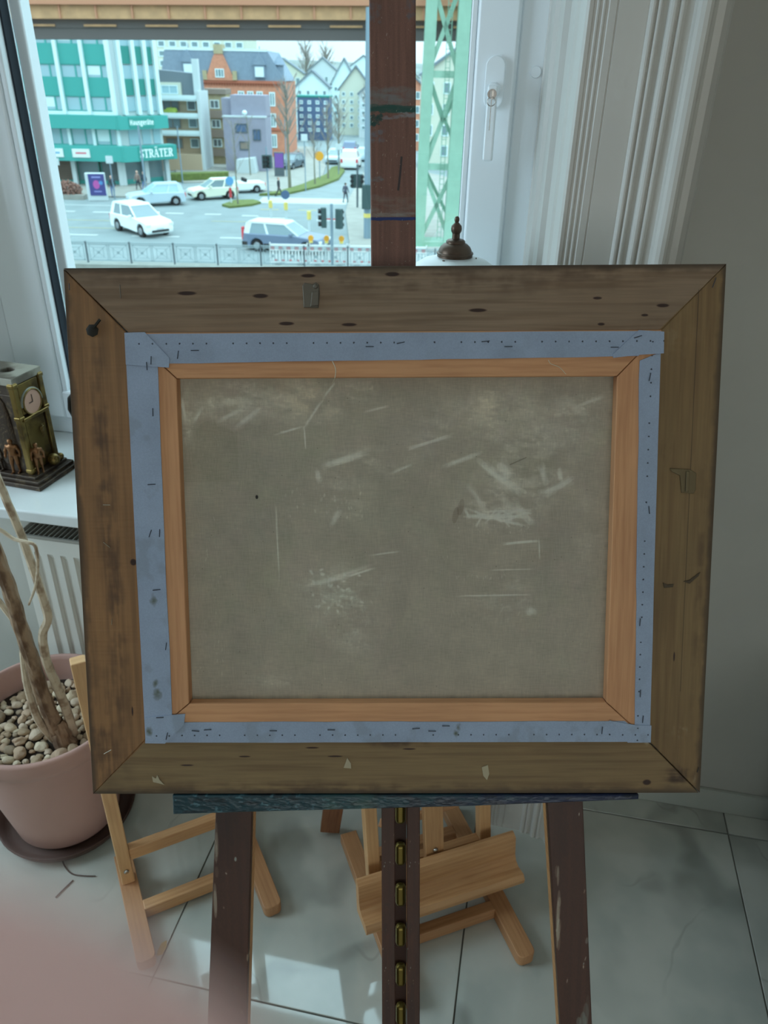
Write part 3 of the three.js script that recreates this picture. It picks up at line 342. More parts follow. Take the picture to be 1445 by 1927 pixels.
// studio easel
{
  const t = inPlane(thing('studio_easel', 'tall dark brown studio easel, paint-stained, with a teal-smeared shelf', 'easel'));
  const speck = (c, W, H, n, cols, hi = 4) => { let s = n * 77; const r = () => { s = (s * 1664525 + 1013904223) >>> 0; return s / 4294967296; }; for (let i = 0; i < n; i++) { c.fillStyle = cols[Math.floor(r() * cols.length)]; c.globalAlpha = 0.35 + 0.5 * r(); c.beginPath(); c.ellipse(r() * W, r() * H, 0.6 + r() * r() * hi, 0.8 + r() * r() * hi * 2, r() * 0.6, 0, 6.283); c.fill(); } c.globalAlpha = 1; };
  const grain = (c, W, H, base, vertical = true) => { const im = c.createImageData(W, H), d = im.data; for (let y = 0; y < H; y++) for (let x = 0; x < W; x++) { const k = (y * W + x) * 4, a = vertical ? fbm(x * 0.12, y * 0.006, 4) : fbm(x * 0.006, y * 0.12, 4), m = 0.84 + 0.3 * a + 0.12 * (vn(x * 0.7, y * 0.7) - 0.5); d[k] = c255(base[0] * m); d[k + 1] = c255(base[1] * m); d[k + 2] = c255(base[2] * m); d[k + 3] = 255; } c.putImageData(im, 0, 0); };
  const blotch = (c, x, y, w, h, col, a, n = 30, sd = 5) => { let s = sd * 7919; const r = () => { s = (s * 1664525 + 1013904223) >>> 0; return s / 4294967296; }; for (let i = 0; i < n; i++) { c.fillStyle = `rgba(${col},${a * (0.3 + 0.7 * r())})`; c.beginPath(); c.ellipse(x + (r() - 0.5) * w, y + (r() - 0.5) * h, 2 + r() * w * 0.18, 2 + r() * h * 0.18, 0, 0, 6.283); c.fill(); } };
  const BR = [72, 42, 29];
  // mast: canvas y runs from the top (local y 0.86) down to 0.34
  const mastMap = canvasTex(160, 1300, (c, W, H) => {
    grain(c, W, H, [116, 80, 68]); const Y = (y) => ((0.86 - y) / 0.52) * H;
     blotch(c, 20, Y(0.655), 36, 70, '96,98,108', 0.35, 24, 4); blotch(c, 130, Y(0.655), 46, 60, '92,94,106', 0.32, 20, 6); blotch(c, 80, Y(0.552), 170, 60, '112,118,120', 0.22, 90, 8);
    blotch(c, 80, Y(0.54), 180, 20, '22,70,62', 0.6, 70, 9); blotch(c, 20, Y(0.527), 40, 30, '18,60,56', 0.6, 40, 10);
    blotch(c, 130, Y(0.5325), 60, 14, '128,124,126', 0.6, 40, 11); blotch(c, 70, Y(0.5295), 60, 8, '122,116,120', 0.5, 26, 18);
    blotch(c, 28, Y(0.507), 44, 34, '104,102,112', 0.45, 26, 12); blotch(c, 22, Y(0.456), 44, 14, '108,106,110', 0.5, 18, 13);
    c.strokeStyle = 'rgba(34,34,40,0.7)'; c.lineWidth = 7; c.beginPath(); c.moveTo(108, Y(0.483)); c.quadraticCurveTo(104, Y(0.46), 96, Y(0.442)); c.stroke();
    blotch(c, 80, Y(0.424), 170, 56, '128,124,118', 0.16, 80, 15); blotch(c, 80, Y(0.4125), 170, 10, '136,132,126', 0.35, 40, 16);
    blotch(c, 84, Y(0.4075), 160, 6, '24,44,100', 0.9, 60, 17); c.fillStyle = 'rgba(22,44,104,0.9)'; c.fillRect(8, Y(0.4095), 150, 8);
    speck(c, W, H, 150, ['#b8ae9c', '#8c8278', '#a09a92'], 2.2);
  });
  const vuv = (g, x0, x1, y0, y1) => planeUV(g, x0, x1, y0, y1);
  mesh('mast', vuv(box(-0.029, 0.0285, -0.33, 0.86, -0.078, -0.05, 0.002), -0.03, 0.03, 0.34, 0.86), std({ map: mastMap, roughness: 0.6 }), t);
  const legMap = (sd) => canvasTex(128, 1024, (c, W, H) => { grain(c, W, H, BR); speck(c, W, H, 70 + sd * 7, ['#c0b8a8', '#9fb0a8', '#b2a690'], 2.6); blotch(c, 88, 790 - sd * 30, 26, 90, '120,130,124', 0.5, 14, sd + 3); blotch(c, 40, 500 + sd * 40, 8, 90, '168,158,140', 0.5, 12, sd + 9); blotch(c, 116, 640, 10, 200, '110,122,130', 0.35, 26, sd + 5); blotch(c, 64, 380, 60, 300, '40,24,20', 0.2, 30, sd + 6); });
  const orange = std({ map: woodMap([214, 158, 102], [176, 112, 62], { size: 0.5, k: 0.6 }), roughness: 0.6 });
  // side legs, splayed, from the floor to the upper crossbar; a paler orange layer behind shows at the inner edges
  const leg = (xt, xb, wt, wb, sgn, mp) => {
    const y0 = -1.125, y1 = 0.24, at = (y) => xt + (xb - xt) * ((-0.385 - y) / 0.3375), hw = (y) => (wt + (wb - wt) * ((-0.385 - y) / 0.3375)) / 2;
    const o = mesh('leg', planeUV(prism([[at(y0) - hw(y0), y0], [at(y0) + hw(y0), y0], [at(y1) + hw(y1), y1], [at(y1) - hw(y1), y1]], -0.064, -0.05, 0.001), at(-0.55) - 0.05, at(-0.55) + 0.05, -1.15, 0.25), std({ map: mp, roughness: 0.55 }), t);
    mesh('leg_back', prism([[at(y0) - hw(y0), y0], [at(y0) + hw(y0) , y0], [at(y1) + hw(y1), y1], [at(y1) - hw(y1), y1]], -0.088, -0.0641, 0.001), orange, o);
  };
  leg(-0.227, -0.2475, 0.051, 0.057, 1, legMap(1)); leg(0.238, 0.2625, 0.05, 0.046, -1, legMap(2));
  mesh('crossbar', box(-0.205, 0.22, 0.15, 0.2, -0.125, -0.0885, 0.002), orange, t);
  mesh('crossbar', box(-0.26, 0.275, -0.9, -0.86, -0.12, -0.0885, 0.002), std({ map: legMap(3), roughness: 0.6 }), t);
  // slotted lower mast with brass ratchet
  const railMat = std({ map: legMap(4), roughness: 0.6 });
  for (const [a, b, c, d] of [[-0.0195, -0.0007, -0.0215, -0.002], [0.0164, 0.0343, 0.016, 0.0347]]) mesh('mast_rail', planeUV(prism([[c, -1.1], [d, -1.1], [b, -0.331], [a, -0.331]], -0.08, -0.05, 0.001), a - 0.01, a + 0.04, -1.12, -0.34), railMat, t);
  mesh('ratchet_plate', box(-0.0015, 0.016, -1.1, -0.331, -0.1, -0.094, 0), railMat, t);
  const brass = std({ color: 0x7c6a34, metalness: 0.85, roughness: 0.42 });
  for (let i = 0; i < 11; i++) { const g = new THREE.CylinderGeometry(0.015, 0.015, 0.0155, 16, 1, false, 0, Math.PI).toNonIndexed(); g.rotateZ(Math.PI / 2); g.scale(1, 1.1, 1); g.rotateX(0); const m = mesh('ratchet_tooth', merge([box(0.0, 0.0155, -0.018, 0.016, -0.0935, -0.078, 0.006)]), brass, t); m.position.y = -0.412 - i * 0.0645; m.position.x = -0.0003; }
  // shelf, smeared with teal and blue paint
  const shelfMap = canvasTex(1024, 64, (c, W, H) => {
    const im = c.createImageData(W, H), d = im.data;
    for (let y = 0; y < H; y++) for (let x = 0; x < W; x++) { const k = (y * W + x) * 4, u = x / W, a = fbm(x * 0.03, y * 0.08, 4), b = fbm(x * 0.09 + 50, y * 0.14, 4); let q = mixc([20, 52, 60], [16, 28, 58], sm(0.45, 0.8, u + 0.5 * (a - 0.5))); q = mixc(q, [14, 18, 24], 0.6 * sm(0.5, 0.7, a)); q = mixc(q, [96, 130, 138], 0.6 * sm(0.6, 0.72, b) * (1 - sm(0.3, 0.6, u))); q = mixc(q, [70, 96, 78], 0.8 * Math.exp(-(((u - 0.34) / 0.02) ** 2)) * a + 0.8 * Math.exp(-(((u - 0.41) / 0.03) ** 2)) * a); d[k] = q[0]; d[k + 1] = q[1]; d[k + 2] = q[2]; d[k + 3] = 255; }
    c.putImageData(im, 0, 0);
  });
  mesh('shelf', planeUV(prism([[-0.297, -0.3675], [-0.2, -0.3645], [0.1, -0.3565], [0.322, -0.3475], [0.322, -0.3412], [-0.297, -0.3412]], -0.0495, 0.004, 0.0015), -0.3, 0.325, -0.37, -0.34), std({ map: shelfMap, roughness: 0.4, bumpMap: tex(512, 64, (u, v) => 255 * fbm(u * 80, v * 8, 4, 80, 8), { data: true }), bumpScale: 0.0015 }), t);
  // rear prop, from the mast back to the floor
  const inv = PLANE.clone().invert(), foot = V(-0.342, 0.012, -1.195).applyMatrix4(inv), head = V(0.0, 0.175, -0.13);
  mesh('rear_leg', bar(foot, head, 0.046, 0.022, V(1, 0, 0)), std({ map: woodMap([150, 98, 62], [112, 66, 40], { size: 0.5 }), roughness: 0.6 }), t);
}

// ---------------------------------------------------------------- two small beech easels on the floor
const beech = [[[206, 158, 110], [172, 118, 72]], [[190, 140, 96], [154, 102, 64]], [[216, 170, 120], [186, 134, 86]]].map(([a, b]) => std({ map: woodMap(a, b, { size: 0.5, k: 0.55 }), roughness: 0.5 }));
function smallEasel(label, x, z, turn, sp, o = {}) {
  const t = thing('beech_easel', label, 'easel', 'small beech easels'); t.position.set(x, 0, z); t.rotation.y = turn;
  const L = o.rail ?? 0.4, s = sp / 2, bolt = (px, py, pz, par) => mesh('bolt', (() => { const g = new THREE.SphereGeometry(0.006, 10, 8).toNonIndexed(); g.scale(1, 1, 0.5); g.translate(px, py, pz); return g; })(), M.chrome, par);
  for (const q of [-1, 1]) { // floor rails with rounded front ends; z = 0 is the front
    const sh = new THREE.Shape(); sh.moveTo(-0.018, 0); sh.lineTo(0.018, 0); sh.lineTo(0.018, L - 0.012); sh.quadraticCurveTo(0.017, L, 0.006, L); sh.lineTo(-0.006, L); sh.quadraticCurveTo(-0.017, L, -0.018, L - 0.012); sh.closePath();
    let g = new THREE.ExtrudeGeometry(sh, { depth: 0.026, bevelEnabled: true, bevelSize: 0.0015, bevelThickness: 0.002, bevelSegments: 2 }); g = metreUV(g.index ? g.toNonIndexed() : g); g.rotateX(Math.PI / 2); g = swapUV(g); g.translate(q * s, 0.03, -L);
    mesh('base_rail', g, beech[1], t);
  }
  mesh('base_crossbar', box(-s + 0.018, s - 0.018, 0.002, 0.034, -0.135, -0.11, 0.003), beech[o.dim ? 1 : 0], t);
  if (L > 0.3) mesh('base_crossbar', box(-s + 0.018, s - 0.018, 0.002, 0.034, -L + 0.06, -L + 0.085, 0.003), beech[1], t);
  const H = o.height ?? 0.66, lean = o.lean ?? 0.2, at = (y) => -0.2 - y * lean;
  for (const q of [-1, 1]) { const u = mesh('upright', bar(V(q * s, 0.0305, at(0.0305)), V(q * s, H, at(H)), 0.028, 0.024, V(1, 0, 0), 0.003), beech[2], t); bolt(q * s, 0.075, at(0.075) + 0.014, u); }
  for (const y of [0.115, H - 0.06]) mesh('crossbar', bar(V(-s + 0.014, y, at(y) - 0.002), V(s - 0.014, y, at(y) - 0.002), 0.02, 0.034, V(0, 0, 1), 0.002), beech[0], t);
  const ym = o.mastFrom ?? 0.11, m = mesh('mast', bar(V(0, ym, at(ym) + 0.026), V(0, H + 0.12, at(H + 0.12) + 0.026), 0.042, 0.018, V(1, 0, 0), 0.002), beech[0], t); bolt(0.0, ym + 0.06, at(ym + 0.06) + 0.038, m);
  if (o.tray !== undefined) {
    const y = o.tray, z0 = at(y) + 0.034, w = s + 0.05;
    const g = prism([[0, 0], [0.062, 0], [0.065, 0.012], [0.058, 0.022], [0.036, 0.02], [0.024, 0.026], [0.0185, 0.04], [0.0165, 0.086], [0.006, 0.092], [0, 0.092]], -w, w); g.rotateY(-Math.PI / 2); metreUV(g);
    const tr = mesh('tray', g, beech[0], t); tr.position.set(0, y, z0); tr.rotation.x = -0.1;
  }
  if (!o.plain) mesh('prop_leg', bar(V(0.01, 0.04, -L + 0.02), V(0.01, H * 0.86, at(H * 0.86) - 0.016), 0.036, 0.018, V(1, 0, 0), 0.002), beech[1], t);
  if (!o.plain) for (const q of [-1, 1]) mesh('brace', bar(V(q * 0.02, 0.1, -L + 0.06), V(q * (s - 0.03), 0.22, at(0.22) - 0.016), 0.018, 0.012, V(0, 1, 0), 0.002), beech[1], t);
  return t;
}
smallEasel('small beech easel standing between the plant pot and the studio easel', -0.514, -0.882, 0.653, 0.27, { dim: 0, height: 0.665, rail: 0.27, lean: -0.005, mastFrom: 0.4, plain: true });
smallEasel('small beech easel with a tray ledge, behind the mast of the studio easel', 0.0255, -0.903, 0.541, 0.26, { dim: 1, tray: 0.075, height: 0.62 });

// ---------------------------------------------------------------- bodies: tapered capsules joined smoothly and meshed
// bones: [ax,ay,az, bx,by,bz, ra, rb, colour]; returns one continuous mesh with the colour of the nearest bone at each vertex
function body(bones, res, blend, colours) {
  const lo = V(1e9, 1e9, 1e9), hi = V(-1e9, -1e9, -1e9);
  for (const b of bones) for (const [x, y, z, r] of [[b[0], b[1], b[2], b[6]], [b[3], b[4], b[5], b[7]]]) { lo.min(V(x - r, y - r, z - r)); hi.max(V(x + r, y + r, z + r)); }
  const c = lo.clone().add(hi).multiplyScalar(0.5), half = Math.max(hi.x - lo.x, hi.y - lo.y, hi.z - lo.z) / 2 * 1.08;
  const mc = new MarchingCubes(res, new THREE.MeshStandardMaterial(), false, false, 90000); mc.isolation = 0;
  const dist = (b, x, y, z) => { const dx = b[3] - b[0], dy = b[4] - b[1], dz = b[5] - b[2], t = Math.max(0, Math.min(1, ((x - b[0]) * dx + (y - b[1]) * dy + (z - b[2]) * dz) / (dx * dx + dy * dy + dz * dz + 1e-9))); return Math.hypot(x - b[0] - t * dx, y - b[1] - t * dy, z - b[2] - t * dz) - (b[6] + (b[7] - b[6]) * t); };
  const n = res, hf = n / 2;
  for (let k = 0; k < n; k++) for (let j = 0; j < n; j++) for (let i = 0; i < n; i++) {
    const x = c.x + ((i - hf) / hf) * half, y = c.y + ((j - hf) / hf) * half, z = c.z + ((k - hf) / hf) * half; let d = 1e3;
    for (const b of bones) { const q = dist(b, x, y, z); if (q > d + blend) continue; const h = Math.max(0, Math.min(1, 0.5 + (0.5 * (d - q)) / blend)); d = d + (q - d) * h - blend * h * (1 - h); }
    mc.field[i + j * n + k * n * n] = -d / half;
  }
  mc.update(); const N = mc.count ?? mc.geometry.drawRange.count, pos = new Float32Array(mc.positionArray.subarray(0, N * 3));
  const col = new Float32Array(N * 3);
  for (let i = 0; i < N; i++) {
    const x = (pos[3 * i] = c.x + pos[3 * i] * half), y = (pos[3 * i + 1] = c.y + pos[3 * i + 1] * half), z = (pos[3 * i + 2] = c.z + pos[3 * i + 2] * half); let best = 1e9, w = 0;
    if (colours) { for (const b of bones) { const q = dist(b, x, y, z); if (q < best) { best = q; w = b[8]; } } col.set(colours[w], 3 * i); }
  }
  const g = new THREE.BufferGeometry(); g.setAttribute('position', new THREE.BufferAttribute(pos, 3)); if (colours) g.setAttribute('color', new THREE.BufferAttribute(col, 3));
  g.setAttribute('normal', new THREE.BufferAttribute(new Float32Array(mc.normalArray.subarray(0, N * 3)), 3));
  { const nn = g.attributes.normal.array; for (let i = 0; i < N; i++) { const l = Math.hypot(nn[3 * i], nn[3 * i + 1], nn[3 * i + 2]) || 1; nn[3 * i] /= l; nn[3 * i + 1] /= l; nn[3 * i + 2] /= l; } }
  return g;
}
// a standing or striding figure 1.72 m tall, facing +z; colour slots: 0 skin, 1 hair, 2 jacket, 3 trousers, 4 shoes
function figureBones(stride = 0.2, arm = 0.25) {
  const s = stride, a = arm;
  return [[0, 0.98, 0, 0, 1.2, 0, 0.14, 0.145, 2], [-0.08, 1.34, 0, 0.08, 1.34, 0, 0.12, 0.12, 2], [0, 1.2, 0, 0, 1.36, 0, 0.14, 0.12, 2], [0, 1.42, 0, 0, 1.52, 0.01, 0.055, 0.05, 0], [0, 1.58, 0.02, 0, 1.64, 0.015, 0.085, 0.09, 0], [0, 1.62, -0.025, 0, 1.655, -0.015, 0.088, 0.085, 1], [0, 1.595, 0.105, 0, 1.575, 0.112, 0.012, 0.014, 0],
    [-0.18, 1.39, 0, -0.25, 1.13, a * 0.3, 0.06, 0.05, 2], [-0.25, 1.13, a * 0.3, -0.25, 0.9, a * 0.9, 0.048, 0.04, 2], [-0.25, 0.89, a * 0.92, -0.25, 0.8, a, 0.035, 0.03, 0], [0.18, 1.39, 0, 0.25, 1.13, -a * 0.3, 0.06, 0.05, 2], [0.25, 1.13, -a * 0.3, 0.25, 0.9, -a * 0.2, 0.048, 0.04, 2], [0.25, 0.89, -a * 0.2, 0.25, 0.8, -a * 0.15, 0.035, 0.03, 0],
    [-0.09, 0.93, 0, -0.1, 0.5, s * 0.6, 0.095, 0.065, 3], [-0.1, 0.5, s * 0.6, -0.1, 0.1, s * 0.9, 0.06, 0.045, 3], [0.09, 0.93, 0, 0.1, 0.5, -s * 0.3, 0.095, 0.065, 3], [0.1, 0.5, -s * 0.3, 0.1, 0.1, -s * 1.1, 0.06, 0.045, 3], [-0.1, 0.05, s * 0.9 - 0.03, -0.11, 0.04, s * 0.9 + 0.14, 0.045, 0.038, 4], [0.1, 0.05, -s * 1.1 - 0.03, 0.11, 0.04, -s * 1.1 + 0.14, 0.045, 0.038, 4]];
}
const statueGeo = body(figureBones(0.05, 0.1), 52, 0.05);

// ---------------------------------------------------------------- radiator under the sill
{
  const t = thing('panel_radiator', 'cream ribbed panel radiator under the window sill', 'radiator'); t.position.set(-0.72, 0, -1.385);
  const x0 = -0.4, x1 = 0.62, y0 = 0.12, y1 = 0.65, zf = 0.05, pts = [], pitch = 0.0334;
  const n = Math.floor((x1 - x0 - 0.06) / pitch), rows = [y0, y0 + 0.03, y0 + 0.045, y1 - 0.055, y1 - 0.04, y1], cols = [x0];
  for (let i = 0; i < n; i++) for (const q of [0.006, 0.01, 0.02, 0.024]) cols.push(x0 + 0.03 + i * pitch + q); cols.push(x1);
  const dep = (x, k) => { if (k < 2 || k > 3) return 0; const u = (((x - x0 - 0.03) % pitch) + pitch) % pitch; return u > 0.008 && u < 0.022 ? -0.007 : 0; };
  const pos = [], idx = [];
  for (let j = 0; j < rows.length; j++) for (let i = 0; i < cols.length; i++) pos.push(cols[i], rows[j], zf + dep(cols[i], j));
  for (let j = 0; j < rows.length - 1; j++) for (let i = 0; i < cols.length - 1; i++) { const a = j * cols.length + i, b = a + cols.length; idx.push(a, a + 1, b, b, a + 1, b + 1); }
  let g = new THREE.BufferGeometry(); g.setAttribute('position', new THREE.Float32BufferAttribute(pos, 3)); g.setIndex(idx); g = g.toNonIndexed(); g.computeVertexNormals(); metreUV(g);
  mesh('front_panel', merge([g, box(x0, x1, y0, y1 - 0.001, zf - 0.012, zf - 0.0105)]), M.radiator, t);
  mesh('rear_panel', box(x0, x1, y0, y1, -0.05, -0.036, 0.004), M.radiator, t);
  for (const x of [x0 - 0.002, x1]) mesh('side_cover', box(x, x + 0.002, y0 + 0.01, y1 + 0.004, -0.048, zf - 0.001), M.radiator, t);
  const sl = []; for (let x = x0 + 0.012; x < x1 - 0.01; x += 0.0125) sl.push(box(x, x + 0.0032, y1 - 0.004, y1 + 0.004, -0.046, zf - 0.006));
  const gr = mesh('top_grille', merge([...sl, box(x0, x1, y1 - 0.002, y1 + 0.006, zf - 0.006, zf + 0.001, 0.001), box(x0, x1, y1 - 0.002, y1 + 0.006, -0.05, -0.044, 0.001)]), std({ color: 0x9a988f, roughness: 0.5 }), t); gr.userData.kind = 'stuff';
  const cv = mesh('convector', merge([...Array(40).keys()].map((k) => box(x0 + 0.015 + k * 0.0248, x0 + 0.016 + k * 0.0248, y0 + 0.03, y1 - 0.05, -0.034, zf - 0.014))), M.radiator, t); cv.userData.kind = 'stuff';
  for (const x of [x0 + 0.2, x1 - 0.2]) mesh('wall_bracket', box(x, x + 0.03, y0 + 0.05, y1 - 0.1, -0.08, -0.05), M.radiator, t);
}

// ---------------------------------------------------------------- potted plant
const POT = V(-0.985, 0, -1.118);
{
  const clay = std({ map: tex(256, 256, (u, v) => mul([186, 148, 136], 0.93 + 0.12 * fbm(u * 9, v * 9, 4, 9, 9))), roughness: 0.75 });
  const clayIn = clay;
  const sa = thing('plant_saucer', 'dark brown round saucer under the terracotta pot', 'saucer'); sa.position.copy(POT);
  mesh('dish', lathe([[0, 0.001], [0.135, 0.001], [0.152, 0.012], [0.16, 0.03], [0.156, 0.034], [0.148, 0.018], [0.13, 0.009], [0, 0.009]], 48), std({ color: 0x4a342b, roughness: 0.6 }), sa);
  const t = thing('potted_plant', 'bare-stemmed plant in a pink terracotta pot filled with pebbles', 'potted plant'); t.position.copy(POT);
  mesh('pot', lathe([[0, 0.0105], [0.112, 0.0105], [0.12, 0.018], [0.142, 0.13], [0.158, 0.25], [0.161, 0.29], [0.166, 0.296], [0.174, 0.3], [0.181, 0.318], [0.182, 0.345], [0.178, 0.352], [0.171, 0.351], [0.168, 0.34], [0.162, 0.3], [0.154, 0.26], [0, 0.26]], 64), clay, t);
  mesh('soil', (() => { const g = lathe([[0, 0.298], [0.08, 0.296], [0.1605, 0.286], [0.156, 0.262], [0, 0.262]], 40); return g; })(), std({ color: 0x2e241c, roughness: 1 }), t);
  const bark = std({ map: tex(128, 256, (u, v) => mixc([150, 124, 98], [98, 74, 54], sm(0.35, 0.7, fbm(u * 8, v * 5, 4, 8, 5)))), bumpMap: tex(128, 256, (u, v) => 255 * fbm(u * 10, v * 6, 4, 10, 6), { data: true }), bumpScale: 0.004, roughness: 0.9 });
  const pale = std({ map: tex(64, 256, (u, v) => mixc([196, 178, 152], [140, 116, 92], sm(0.4, 0.75, fbm(u * 6, v * 8, 5, 6, 8)))), roughness: 0.85 });
  for (const m of [bark, pale]) m.map.repeat.set(8, 6); bark.bumpMap.repeat.set(8, 6);
  const L = (list, dz = 0) => list.map(([x, y, z = -1.06]) => V(x, y, z + dz).sub(POT));
  mesh('stem', taperTube(L([[-0.922, 0.28, -1.08], [-0.925, 0.36, -1.07], [-0.926, 0.5], [-0.932, 0.64], [-0.94, 0.78], [-0.955, 0.95], [-0.96, 1.1]]), 0.0165, 0.012, 50, 10, 0.12), bark, t);
  const b = mesh('stem', taperTube(L([[-0.905, 0.28, -1.1], [-0.902, 0.4, -1.09], [-0.893, 0.55], [-0.886, 0.62], [-0.865, 0.66], [-0.866, 0.71], [-0.873, 0.8], [-0.882, 0.87], [-0.897, 0.96], [-0.91, 1.05], [-0.92, 1.15]]), 0.0105, 0.006, 70, 8, 0.08), pale, t);
  mesh('stem', taperTube(L([[-0.935, 0.28, -1.08], [-0.95, 0.37, -1.06], [-0.955, 0.46], [-0.947, 0.54], [-0.936, 0.6], [-0.945, 0.64], [-0.966, 0.685], [-1.0, 0.75]]), 0.0095, 0.005, 50, 8, 0.08), pale, t);
  mesh('twig', taperTube(L([[-0.95, 0.87, -1.03], [-0.915, 0.885, -1.03], [-0.893, 0.875, -1.03], [-0.872, 0.86, -1.03], [-0.844, 0.856, -1.03], [-0.832, 0.853, -1.03], [-0.831, 0.835, -1.03], [-0.84, 0.79, -1.03], [-0.853, 0.755, -1.03], [-0.875, 0.72, -1.04], [-0.888, 0.70, -1.045]]), 0.0042, 0.0022, 80, 7, 0.1), pale, b);
  mesh('root_crown', taperTube(L([[-0.9, 0.25, -1.085], [-0.912, 0.3, -1.075], [-0.918, 0.345, -1.075], [-0.92, 0.36, -1.075]]), 0.03, 0.014, 16, 12, 0.15), bark, t);
  // pebbles: a handful of rounded shapes, each pebble its own thing
  const tones = [0xbfab8e, 0xa48e72, 0xcbbb9f, 0x907e66, 0xb59b80, 0xc0ac94].map((c) => std({ color: c, roughness: 0.8 }));
  const shapes = [0, 1, 2, 3, 4].map((k) => { const g = new THREE.IcosahedronGeometry(1, 2), p = g.attributes.position; for (let i = 0; i < p.count; i++) { const v = V(p.getX(i), p.getY(i), p.getZ(i)), q = 1 + 0.28 * (vn(v.x * 1.3 + k * 9 + 20, v.y * 1.3 + v.z * 1.1 + 30) - 0.5) * 2; p.setXYZ(i, v.x * q, v.y * q * 0.68, v.z * q * 0.85); } g.computeVertexNormals(); return g; });
  const put = [], T = V(-0.915, 0, -1.075);
  let tries = 0;
  while (put.length < 185 && tries++ < 6000) {
    const a = rnd() * 6.283, q = 0.152 * Math.sqrt(rnd()), x = POT.x + Math.cos(a) * q, z = POT.z + Math.sin(a) * q, r = put.length < 50 ? rr(0.011, 0.0175) : rr(0.0065, 0.0115);
    if (Math.hypot(x - T.x, z - T.z) < 0.024 + r) continue;
    let y = 0.2965 - 0.011 * (q / 0.16) ** 2 + r * 0.55, ok = true; if (q + r > 0.152) continue;
    for (const o of put) { const d = Math.hypot(x - o.x, z - o.z); if (d < (r + o.r) * 0.8) { ok = false; break; } }
    if (!ok) continue; put.push({ x, z, r });
    const m = mesh('pebble', shapes[put.length % 5], tones[Math.floor(rnd() * 6)], scene); m.position.set(x, y, z); m.scale.setScalar(r); m.rotation.set(rr(-0.3, 0.3), rnd() * 6.283, rr(-0.3, 0.3)); tag(m, 'rounded pale pebble lying on the soil of the terracotta pot', 'pebble', 'pebbles in the terracotta pot');
  }
}

